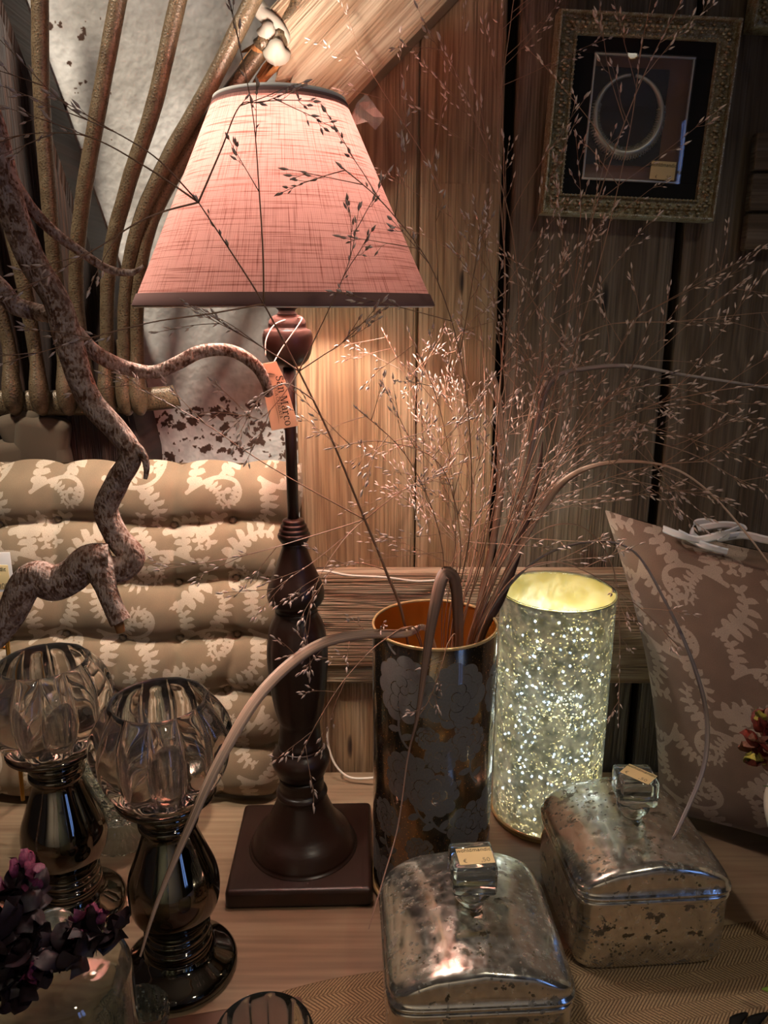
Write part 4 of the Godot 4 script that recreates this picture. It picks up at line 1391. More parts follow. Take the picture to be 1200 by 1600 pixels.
func branch() -> void:
	var o := thing("twisted_branch", "contorted grey brown hazel branch in front of the tufted cushion", "branch", Vector3(-0.46, T, -0.60))
	var off := -o.position
	var sets := [
		["limb", [Vector3(-0.2989, 1.646, -0.58), Vector3(-0.2834, 1.5796, -0.58), Vector3(-0.2745, 1.5298, -0.585), Vector3(-0.2705, 1.4892, -0.59), Vector3(-0.2624, 1.4462, -0.595), Vector3(-0.2461, 1.4076, -0.6), Vector3(-0.2393, 1.3721, -0.6), Vector3(-0.2292, 1.3355, -0.6), Vector3(-0.2104, 1.3119, -0.6), Vector3(-0.201, 1.2915, -0.6), Vector3(-0.2148, 1.2696, -0.605), Vector3(-0.2281, 1.2453, -0.61), Vector3(-0.2219, 1.2217, -0.61), Vector3(-0.2088, 1.2066, -0.605), Vector3(-0.2165, 1.1971, -0.6), Vector3(-0.2304, 1.1989, -0.595)], [0.0105, 0.0100, 0.0100, 0.0098, 0.0105, 0.0102, 0.0100, 0.0100, 0.0105, 0.0100, 0.0092, 0.0088, 0.0092, 0.0100, 0.0105, 0.011]],
		["limb", [Vector3(-0.2255, 1.2066, -0.595), Vector3(-0.2392, 1.2072, -0.59), Vector3(-0.2541, 1.194, -0.59), Vector3(-0.2694, 1.1874, -0.59), Vector3(-0.2814, 1.1936, -0.588), Vector3(-0.29, 1.1881, -0.585), Vector3(-0.2992, 1.1702, -0.58), Vector3(-0.3141, 1.1489, -0.575), Vector3(-0.3446, 1.1127, -0.57), Vector3(-0.47, T + 0.16, -0.58), Vector3(-0.46, T + 0.004, -0.60)], [0.0130, 0.0145, 0.0110, 0.0092, 0.0085, 0.0085, 0.0078, 0.0075, 0.0085, 0.010, 0.011]],
		["stub", [Vector3(-0.2366, 1.2099, -0.595), Vector3(-0.2291, 1.1975, -0.588), Vector3(-0.2231, 1.1832, -0.582), Vector3(-0.2169, 1.1682, -0.578), Vector3(-0.2124, 1.1596, -0.576)], [0.0135, 0.0120, 0.0085, 0.0080, 0.0086]],
		["broken_tip", [Vector3(-0.2153, 1.1603, -0.577), Vector3(-0.214, 1.155, -0.5765), Vector3(-0.2132, 1.1507, -0.576)], [0.0042, 0.0038, 0.0034]],
		["limb", [Vector3(-0.3136, 1.442, -0.6), Vector3(-0.2926, 1.4212, -0.605), Vector3(-0.2837, 1.4072, -0.61), Vector3(-0.2717, 1.4024, -0.615), Vector3(-0.2579, 1.398, -0.62), Vector3(-0.2445, 1.3866, -0.625), Vector3(-0.2318, 1.3694, -0.63), Vector3(-0.2144, 1.358, -0.64), Vector3(-0.1936, 1.3525, -0.65), Vector3(-0.1754, 1.3592, -0.66), Vector3(-0.1554, 1.3687, -0.67), Vector3(-0.1333, 1.3687, -0.68), Vector3(-0.1155, 1.3571, -0.69), Vector3(-0.1084, 1.3438, -0.7), Vector3(-0.1059, 1.3278, -0.71)], [0.0072, 0.0075, 0.0072, 0.0065, 0.0062, 0.0060, 0.0062, 0.0060, 0.0058, 0.0058, 0.0056, 0.0055, 0.0053, 0.0050, 0.0045]],
		["twig", [Vector3(-0.2666, 1.4985, -0.59), Vector3(-0.2653, 1.4871, -0.6), Vector3(-0.261, 1.4743, -0.61), Vector3(-0.2497, 1.459, -0.62), Vector3(-0.2343, 1.4457, -0.63), Vector3(-0.2199, 1.4347, -0.64), Vector3(-0.2034, 1.432, -0.645), Vector3(-0.1942, 1.4372, -0.65)], [0.0042, 0.0045, 0.0045, 0.0042, 0.0036, 0.0034, 0.0030, 0.0016]],
		["twig", [Vector3(-0.2033, 1.3007, -0.6), Vector3(-0.1948, 1.298, -0.598), Vector3(-0.1891, 1.29, -0.597), Vector3(-0.1883, 1.2807, -0.597), Vector3(-0.1899, 1.2734, -0.597)], [0.0050, 0.0042, 0.0032, 0.0025, 0.0016]]]
	for s in sets:
		var q := []
		for p in s[1]:
			q.append(p + off)
		put(s[0], tube_mesh(q, s[2], 18, 10, 1.0, 0.05 if s[0] == "limb" else 0.03), M.bark if s[0] != "broken_tip" else M.torn, o)


# ============================================================ frames on the planks
func moulding(o: Node3D, hw: float, hh: float, wid: float, deep: float) -> void:
	# four mitred lengths with a stepped profile: (share of the width from the outside, depth)
	var prof := [[0.0, 0.0], [0.0, 0.72], [0.06, 0.90], [0.13, 0.90], [0.17, 0.66], [0.24, 0.62], [0.48, 0.74], [0.70, 0.62], [0.76, 0.60], [0.80, 0.72], [0.87, 0.72], [0.90, 0.52], [1.0, 0.48], [1.0, 0.0]]
	for side in 4:
		var mb := Mb.new()
		for e in [-1.0, 1.0]:
			for p in prof:
				var ins: float = p[0] * wid
				var along: float = (hw if side % 2 == 0 else hh) - ins
				var across: float = (hh if side % 2 == 0 else hw) - ins
				var v := Vector3(e * along, across, p[1] * deep)
				mb.add(v.rotated(Vector3.BACK, -PI / 2 * side) if side % 2 == 0 else Vector3(across * (1 if side == 1 else -1), e * along * (-1 if side == 1 else 1), p[1] * deep), Vector2(p[0], e))
		mb.lattice(0, 2, prof.size())
		put("moulding", mb.build(false, true), M.gilt, o)
		# acanthus and bead ornament pressed on the moulding
		var orn := Mb.new()
		var n := 15
		for k in n:
			var t := (k + 0.5) / n * 2.0 - 1.0
			var lng: float = ((hw if side % 2 == 0 else hh) - wid * 0.5) * t
			var acr: float = (hh if side % 2 == 0 else hw) - wid * 0.46
			for w in 4:
				var dx: float = [-0.0030, 0.0030, 0.0, 0.0][w]
				var dy: float = [0.0, 0.0, 0.0042, -0.0042][w]
				var rr: float = [0.0030, 0.0030, 0.0022, 0.0022][w]
				var c := Vector3(lng + dx, acr + dy, deep * 0.72)
				if side % 2 == 1:
					c = Vector3((acr + dy) * (1 if side == 1 else -1), lng + dx, deep * 0.72)
				elif side == 2:
					c = Vector3(lng + dx, -(acr + dy), deep * 0.72)
				tube(orn, PackedVector3Array([c - Vector3(rr, 0, 0.001), c - Vector3(rr * 0.6, 0, -0.001), c + Vector3(rr * 0.6, 0, 0.001), c + Vector3(rr, 0, -0.001)]), [0.0006, rr * 0.8, rr * 0.8, 0.0006], 6)
		for k in 34:
			var t := (k + 0.5) / 34.0 * 2.0 - 1.0
			var lng: float = ((hw if side % 2 == 0 else hh) - wid * 0.85) * t
			var acr: float = (hh if side % 2 == 0 else hw) - wid * 0.83
			var c := Vector3(lng, acr if side == 0 else -acr, deep * 0.74)
			if side % 2 == 1:
				c = Vector3(acr * (1 if side == 1 else -1), lng, deep * 0.74)
			tube(orn, PackedVector3Array([c - Vector3(0.0018, 0, 0), c, c + Vector3(0.0018, 0, 0)]), [0.0006, 0.0017, 0.0006], 6)
		var w2 := put("carved_ornament", orn.build(), M.gilt, o)
		w2.set_meta("kind", "stuff")


func frames() -> void:
	var o := thing("picture_frame", "tarnished silver gilt picture frame around a black mount holding a torc", "picture frame", Vector3(0.2949, 1.6157, -0.972) + Vector3(0, 0, -0.026))
	o.rotation.z = deg_to_rad(-2.6)
	var hw := 0.1035
	var hh := 0.1075
	moulding(o, hw, hh, 0.0265, 0.030)
	# black mount with an opening, a silver slip, and the box behind it
	var ow := 0.0565
	var oh := 0.066
	for q in [[0.0, (oh + hh) / 2, hw * 2 - 0.03, hh - oh], [0.0, -(oh + hh) / 2, hw * 2 - 0.03, hh - oh], [(ow + hw) / 2, 0.0, hw - ow, oh * 2], [-(ow + hw) / 2, 0.0, hw - ow, oh * 2]]:
		var wx: float = q[2] - (0.012 if q[3] < oh else 0.010)
		var hx: float = q[3] - (0.010 if q[3] < oh else 0.0)
		var cx: float = q[0] - signf(q[0]) * 0.005
		var cy: float = q[1] - signf(q[1]) * 0.005
		put("mount", rbox(Vector3(wx, hx, 0.003), 0.0006), M.black, o, Vector3(cx, cy, 0.0145))
	for q in [[0, oh, ow * 2 + 0.003, 0.0022], [0, -oh, ow * 2 + 0.003, 0.0022], [ow, 0, 0.0022, oh * 2], [-ow, 0, 0.0022, oh * 2]]:
		put("slip", rbox(Vector3(q[2], q[3], 0.0032), 0.0006), M.torc, o, Vector3(q[0], q[1], 0.0168))
	put("back_panel", rbox(Vector3(0.190, 0.196, 0.0022), 0.0005), M.mount, o, Vector3(0, 0, 0.0032))
	put("velvet_pad", rbox(Vector3(0.090, 0.104, 0.004), 0.0012), M.black, o, Vector3(-0.0115, 0.004, 0.0066))
	var pane := StandardMaterial3D.new()
	pane.albedo_color = Color(1, 1, 1, 0.03)
	pane.roughness = 0.02
	pane.transparency = BaseMaterial3D.TRANSPARENCY_ALPHA
	put("glass_pane", rbox(Vector3(ow * 2 + 0.004, oh * 2 + 0.004, 0.0008), 0.0003), pane, o, Vector3(0, 0, 0.0192))
	# the torc
	var t := thing("torc", "open silver neck ring with a twisted thicker lower half, in the frame", "necklace", o.position + Vector3(-0.010, 0.006, 0.0118))
	t.rotation.z = -0.06
	var ring := []
	var rad := []
	for k in 49:
		var a := -PI * 1.5 + TAU * (0.012 + 0.976 * k / 48.0)
		ring.append(Vector3(cos(a) * 0.0385, sin(a) * 0.0415, 0))
		rad.append(lerpf(0.0026, 0.0072, pow(sin(PI * k / 48.0), 1.4)))
	put("hoop", tube_mesh(ring, rad, 10, 3, 0.7), M.torc, t)
	var coil := Mb.new()
	var tw := PackedVector3Array()
	for k in 420:
		var f := 0.20 + 0.60 * k / 419.0
		var a := -PI * 1.5 + TAU * (0.012 + 0.976 * f)
		var c := Vector3(cos(a) * 0.0385, sin(a) * 0.0415, 0)
		var rr := lerpf(0.0026, 0.0072, pow(sin(PI * f), 1.4))
		var b := k * TAU / 8.0
		tw.append(c + Vector3(cos(a), sin(a), 0) * cos(b) * rr + Vector3(0, 0, 1) * sin(b) * rr * 0.75)
	tube(coil, tw, [0.0009], 4)
	put("wound_wire", coil.build(), M.torc, t)
	var p := thing("price_label", "cream price label on the glass of the picture frame", "price label", o.position + Vector3(0.0335, -0.0555, 0.0205))
	p.rotation.z = deg_to_rad(-3.5)
	put("paper", rbox(Vector3(0.0295, 0.0200, 0.0006), 0.0002), M.price, p)
	words("wohldmandic", 0.0050, M.ink, p, Vector3(0, 0.0058, 0.0004))
	words("€        ,50", 0.0048, M.pale_ink, p, Vector3(0.001, -0.0072, 0.0004))
	# parts of others at the edge of the picture
	var o2 := thing("picture_frame", "corner of a second gilt frame, high at the right edge", "picture frame", Vector3(0.4172, 1.7096, -0.972) + Vector3(0.075, 0.0935, -0.026))
	o2.rotation.z = deg_to_rad(-2.0)
	moulding(o2, 0.075, 0.0975, 0.0265, 0.026)
	put("back_panel", rbox(Vector3(0.12, 0.17, 0.004), 0.001), M.black, o2, Vector3(0, 0, 0.006))
	var o3 := thing("wooden_plaque", "weathered wooden plaque on the planks below the second frame", "plaque", Vector3(0.4388, 1.5378, -0.985) + Vector3(0.07, 0.0, -0.008))
	for k in 3:
		put("plank", rbox(Vector3(0.14, 0.042, 0.016), 0.003, 0, Vector2(k * 0.2, 0.1)), M.old_plank, o3, Vector3(0, 0.045 - 0.045 * k, 0))


# ============================================================ flowers and small things
func petal(size: float, cup: float, ruffle: float, seed_: int) -> ArrayMesh:
	var r := RandomNumberGenerator.new()
	r.seed = seed_
	var ph := r.randf() * 6.0
	var mb := Mb.new()
	var n := 9
	for side in [1.0, -1.0]:
		for j in n:
			for i in n:
				var u := (float(i) / (n - 1)) * 2 - 1
				var v := float(j) / (n - 1)
				var wdt := sin(PI * clampf(0.10 + v * 0.78, 0, 1)) * 0.55
				var x := u * wdt * size
				var y := v * size
				var z := cup * size * (u * u * 0.5 + (v - 0.4) * (v - 0.4)) + ruffle * size * sin(u * 5.0 + v * 7.0 + ph) * v
				mb.add(Vector3(x, y, z + side * 0.0003), Vector2(u * 0.5 + 0.5, v))
		mb.lattice(0 if side > 0 else n * n, n, n)
	for k in range((n - 1) * (n - 1) * 6, mb.ix.size(), 3):
		var t := mb.ix[k + 1]
		mb.ix[k + 1] = mb.ix[k + 2]
		mb.ix[k + 2] = t
	return mb.build()


func bloom(o: Node3D, c: Vector3, size: float, count: int, ms: Array, sd: int) -> void:
	var r := RandomNumberGenerator.new()
	r.seed = sd
	var shapes := []
	for k in 4:
		shapes.append(petal(size, 0.5, 0.10, sd + k))
	for k in count:
		var p := put("petal", shapes[k % 4], ms[r.randi() % ms.size()], o, c + Vector3(r.randfn(), r.randfn() * 0.8, r.randfn()) * size * 0.28)
		p.rotation = Vector3(r.randf_range(-1.3, 1.3), r.randf() * TAU, r.randf_range(-0.9, 0.9))


func flowers() -> void:
	var o := thing("dried_flowers", "wilted dark plum and rose dried blossoms over the glass cloche", "dried flowers", Vector3(-0.335, T, -0.42))
	var off := -o.position
	for q in [[Vector3(-0.2495, 1.0184, -0.44), 0.020, 6, 0], [Vector3(-0.2487, 1.0219, -0.445), 0.014, 6, 1], [Vector3(-0.2435, 1.0324, -0.45), 0.012, 3, 1], [Vector3(-0.2554, 1.0014, -0.435), 0.021, 8, 0], [Vector3(-0.2338, 0.9772, -0.425), 0.022, 8, 0], [Vector3(-0.2097, 0.9836, -0.425), 0.020, 7, 0], [Vector3(-0.1949, 0.9931, -0.425), 0.020, 7, 0], [Vector3(-0.2043, 1.004, -0.43), 0.012, 3, 1], [Vector3(-0.1944, 1.0082, -0.43), 0.010, 3, 1], [Vector3(-0.243, 0.9759, -0.42), 0.022, 8, 0], [Vector3(-0.2448, 0.9636, -0.415), 0.020, 6, 0], [Vector3(-0.2297, 0.982, -0.41), 0.012, 3, 1], [Vector3(-0.2563, 0.9927, -0.42), 0.026, 7, 0], [Vector3(-0.2562, 1.0144, -0.43), 0.018, 5, 2], [Vector3(-0.2641, 0.9923, -0.41), 0.03, 8, 0]]:
		var c: Vector3 = q[0] + off
		bloom(o, c, q[1], q[2], [[M.petal_dark], [M.petal_rose], [M.petal_buff, M.petal_dark]][q[3]], int(absf(q[0].x) * 9000.0 + q[0].y * 700.0))
	var st := Mb.new()
	for e in [Vector3(-0.2491, 1.0193, -0.445), Vector3(-0.1993, 0.9944, -0.428), Vector3(-0.2413, 0.9759, -0.42), Vector3(-0.2356, 0.9882, -0.43)]:
		var c: Vector3 = e + off
		tube(st, smooth3([c, c.lerp(Vector3(-0.02, 0.16, 0.0), 0.5) + Vector3(0, 0.012, 0), Vector3(-0.02, 0.15, 0.0), Vector3(-0.01, 0.06, 0.0), Vector3(0, 0.0, 0)], 6), [0.0009, 0.0010, 0.0014], 6)
	put("stem", st.build(), M.straw, o)
	# at the right edge: a potted bloom
	var p := thing("potted_flower", "red and yellow hydrangea bloom in a white pot, right of the brown cushion", "flower", Vector3(0.447, T + 0.003, -0.655))
	put("pot", lathe(smooth2([Vector2(0, 0.0), Vector2(0.026, 0.0), Vector2(0.030, 0.003), Vector2(0.034, 0.05), Vector2(0.046, 0.105), Vector2(0.062, 0.150), Vector2(0.065, 0.172), Vector2(0.059, 0.190), Vector2(0.061, 0.196), Vector2(0.058, 0.197), Vector2(0.054, 0.190), Vector2(0.054, 0.182), Vector2(0.0, 0.180)], 5), 48), M.china, p)
	var off2 := -p.position
	for q in [[Vector3(0.366, 0.9918, -0.665), 0.018, 5, 0], [Vector3(0.371, 1.0086, -0.672), 0.017, 5, 1], [Vector3(0.3632, 0.9759, -0.66), 0.016, 5, 1], [Vector3(0.3764, 0.9844, -0.66), 0.02, 8, 0], [Vector3(0.3818, 1.0093, -0.665), 0.02, 8, 0], [Vector3(0.3888, 0.9665, -0.655), 0.02, 8, 0], [Vector3(0.4055, 0.9953, -0.665), 0.024, 9, 0]]:
		bloom(p, q[0] + off2, q[1], q[2], [[M.petal_red, M.petal_buff], [M.petal_yellow, M.petal_red]][q[3]], int(absf(q[0].x) * 9000.0 + q[0].y * 700.0))
	put("stem", tube_mesh([Vector3(0, 0.18, 0), Vector3(-0.005, 0.20, 0), Vector3(0.3817, 0.9914, -0.66) + off2], [0.002], 6), M.green, p)
	put("leaf", blade_mesh([Vector3(-0.02, 0.182, 0.02), Vector3(-0.045, 0.205, 0.015), Vector3(0.3727, 0.9502, -0.66) + off2], [0.002, 0.010, 0.002], Vector3(1, 0, 0.4), 6), M.green, p)
	var lf := put("leaf", blade_mesh([Vector3(0.3727, 0.7902, -0.57), Vector3(0.362, 0.7915, -0.575), Vector3(0.3541, 0.7876, -0.58)], [0.004, 0.012, 0.001], Vector3(0, 0.2, 1), 6), M.green, self)
	lf.name = "green_leaf"
	tag(lf, "small green leaf lying on the runner at its right edge", "leaf")


func small_things() -> void:
	# brass plate stand with a price card at the left edge
	var o := thing("plate_stand", "thin brass wire plate stand at the left edge beside the cushion", "plate stand", Vector3(-0.475, T, -0.85))
	var off := -o.position
	put("leg", tube_mesh([Vector3(-0.4508, 1.0849, -0.86) + off, Vector3(-0.4524, 1.011, -0.85) + off, Vector3(-0.4448, 0.9108, -0.83) + off, Vector3(-0.4463, 0.8163, -0.825) + off], [0.0026], 8), M.brass, o)
	put("leg", tube_mesh([Vector3(-0.5026, 1.0849, -0.86) + off, Vector3(-0.5142, 0.9772, -0.85) + off, Vector3(-0.527, 0.8163, -0.825) + off], [0.0026], 8), M.brass, o)
	put("cross_wire", tube_mesh([Vector3(-0.511, 1.007, -0.855) + off, Vector3(-0.4584, 1.007, -0.855) + off], [0.002], 8), M.brass, o)
	put("ball_foot", lathe(smooth2([Vector2(0, 0.0), Vector2(0.007, 0.001), Vector2(0.008, 0.004), Vector2(0.004, 0.007), Vector2(0.0, 0.008)], 3), 16), M.brass, o, Vector3(Vector3(-0.4433, 0.8154, -0.82).x - o.position.x, 0, -Vector3(-0.4433, 0.8154, -0.82).z * 0 + 0.022))
	put("ball_foot", lathe(smooth2([Vector2(0, 0.0), Vector2(0.007, 0.001), Vector2(0.008, 0.004), Vector2(0.004, 0.007), Vector2(0.0, 0.008)], 3), 16), M.brass, o, Vector3(-0.07, 0, 0.022))
	var c := thing("price_card", "white price card reading 900 hung on the brass plate stand", "price card", Vector3(-0.4599, 1.1053, -0.85))
	put("card", rbox(Vector3(0.050, 0.049, 0.0008), 0.0002), M.white_card, c)
	put("paper", rbox(Vector3(0.042, 0.030, 0.0006), 0.0002), M.price, c, Vector3(0, -0.006, 0.0005))
	words("wohldmandic", 0.0060, M.ink, c, Vector3(0.0, 0.004, 0.0010))
	words("900", 0.0080, M.pale_ink, c, Vector3(0.0125, -0.0165, 0.0010))
	# a leaf shaped dark mat showing in the lower right corner
	var m := thing("leaf_mat", "dark cut leaf ornament lying on the runner in the lower right corner", "ornament", Vector3(0.3397, T + 0.0035, -0.5806))
	for q in [[0.0, 0.2, 0.030], [0.024, 0.9, 0.034], [-0.016, 1.8, 0.026]]:
		put("cut_leaf", blade_mesh([Vector3(q[0], 0.001, 0.02), Vector3(q[0] + 0.3 * q[2], 0.002, 0.006), Vector3(q[0] + 0.9 * q[2], 0.001, -0.004)], [0.004, 0.012, 0.002], Vector3(0.3, 0, 1), 6), M.iron_black, m)



# ============================================================ dry grass
func clear_of(p: Vector3) -> bool:
	if p.z < -0.985 or p.z > -0.36:
		return false
	var y := p.y - T
	var d := Vector2(p.x + 0.098, p.z + 0.80).length()
	if y > 0.64 and y < 0.86 and d < lerpf(0.152, 0.066, (y - 0.657) / 0.182):
		return false
	if y < 0.66 and d < 0.036:
		return false
	return true


func spikelet(mb: Mb, at: Vector3, dir: Vector3, s: float) -> void:
	var side := dir.cross(Vector3(0.3, 0.8, 0.5)).normalized()
	var up := dir.cross(side)
	var first := mb.v.size()
	for q in [[0.0, 0.16], [0.30, 1.0], [0.62, 0.72], [1.0, 0.04]]:
		for k in 4:
			var a := TAU * k / 4.0
			mb.add(at + dir * (s * q[0]) + (side * cos(a) + up * sin(a)) * (s * 0.165 * q[1]))
	for r in 3:
		for k in 4:
			var k2 := (k + 1) % 4
			mb.quad(first + r * 4 + k, first + r * 4 + 4 + k, first + r * 4 + 4 + k2, first + r * 4 + k2)


func string_of_seeds(seeds: Mb, fine: Mb, pts: PackedVector3Array, from: float, gap: float, r: RandomNumberGenerator) -> void:
	var run := 0.0
	var total := 0.0
	for i in pts.size() - 1:
		total += pts[i].distance_to(pts[i + 1])
	var next := total * from
	for i in pts.size() - 1:
		var d: float = pts[i].distance_to(pts[i + 1])
		var dir := (pts[i + 1] - pts[i]).normalized()
		while next < run + d and next < total:
			var p := pts[i] + dir * (next - run)
			var away := (dir + Vector3(r.randfn(), r.randfn(), r.randfn()) * 0.30).normalized()
			var ped := r.randf_range(0.0005, 0.0045)
			if ped > 0.002:
				tube(fine, PackedVector3Array([p, p + away * ped]), [0.00016], 3)
			spikelet(seeds, p + away * ped, away, r.randf_range(0.0042, 0.0064))
			next += gap * r.randf_range(0.6, 1.5)
		run += d
	spikelet(seeds, pts[pts.size() - 1], (pts[pts.size() - 1] - pts[pts.size() - 2]).normalized(), 0.0068)


func spray(seeds: Mb, fine: Mb, start: Vector3, dir: Vector3, lng: float, r: RandomNumberGenerator, droop := 0.25) -> bool:
	var pts := []
	var p := start
	var d := dir
	var n := 6
	for k in n + 1:
		pts.append(p)
		d = (d + Vector3(r.randfn() * 0.05, -droop * 0.12 * k / n + r.randfn() * 0.03, r.randfn() * 0.05)).normalized()
		p += d * lng / n
		if not clear_of(p):
			return false
	var sm := smooth3(pts, 2)
	tube(fine, sm, [0.00042, 0.00030, 0.00020], 3)
	var sub := int(clampf(lng / 0.030, 2, 7))
	for k in sub:
		var t := 0.42 + 0.55 * (k + r.randf() * 0.6) / sub
		var i := mini(int(t * (sm.size() - 1)), sm.size() - 2)
		var sd := (sm[i + 1] - sm[i]).normalized()
		var off := sd.cross(Vector3(r.randfn(), r.randfn(), r.randfn())).normalized()
		var b := (sd * 0.88 + off * 0.42).normalized()
		var sl := lng * r.randf_range(0.12, 0.26) * (1.15 - 0.5 * t)
		var q := PackedVector3Array([sm[i], sm[i] + b * sl * 0.5 + Vector3(0, -0.001, 0), sm[i] + (b + sd * 0.12).normalized() * sl])
		if clear_of(q[2]):
			tube(fine, q, [0.00024, 0.00017], 3)
			string_of_seeds(seeds, fine, q, 0.45, 0.0085, r)
	string_of_seeds(seeds, fine, sm, 0.72, 0.009, r)
	return true


func grass(label: String, group: String, pts: Array, from: float, count: int, lng: float, sd: int, extra := [], thick := 0.0010, wide := 62.0) -> void:
	var r := RandomNumberGenerator.new()
	r.seed = sd * 131
	var o := thing("grass_sprig", label, "dry grass", pts[0], group)
	var line := smooth3(pts, 10)
	var stem := Mb.new()
	tube(stem, line, [thick, thick * 0.8, thick * 0.5, 0.0004], 6)
	var fine := Mb.new()
	var seeds := Mb.new()
	for k in count:
		var t := from + (1.0 - from) * (k + r.randf() * 0.7) / count
		var i := mini(int(t * (line.size() - 1)), line.size() - 2)
		var sd_dir := (line[i + 1] - line[i]).normalized()
		for tries in 6:
			var away := sd_dir.cross(Vector3(r.randfn(), r.randfn(), r.randfn())).normalized()
			away.z *= 0.75
			var a := deg_to_rad(r.randf_range(24, wide))
			var dir := (sd_dir * cos(a) + away * sin(a)).normalized()
			if spray(seeds, fine, line[i], dir, lng * r.randf_range(0.55, 1.1) * (1.12 - 0.62 * (t - from) / (1.001 - from)), r):
				break
	string_of_seeds(seeds, fine, line.slice(int(line.size() * 0.86)), 0.1, 0.008, r)
	for e in extra:
		var el := smooth3(e, 6)
		tube(fine, el, [0.00065, 0.00042, 0.00022], 4)
		string_of_seeds(seeds, fine, el, 0.62, 0.010, r)
		for k in 3:
			var i := int(el.size() * (0.5 + 0.15 * k))
			spray(seeds, fine, el[i], ((el[i + 1] - el[i]).normalized() + Vector3(r.randfn(), r.randfn(), r.randfn()) * 0.28).normalized(), 0.045, r, 0.1)
	for m in [stem, fine, seeds]:
		for i in m.v.size():
			m.v[i] -= o.position
	put("stem", stem.build(), M.straw, o)
	if fine.ix.size():
		put("panicle", fine.build(), M.straw, o).set_meta("kind", "stuff")
		put("spikelet", seeds.build(), M.seed, o).set_meta("kind", "stuff")


func blade(label: String, pts: Array, widths: Array, m: Material, face := Vector3(0, 0.3, 1), twist := 0.0) -> void:
	var o := thing("grass_frond", label, "grass blade", pts[0])
	var q := []
	for p in pts:
		q.append(p - o.position)
	put("leaf", blade_mesh(q, widths, Vector3.UP, 10, twist, face), m, o)


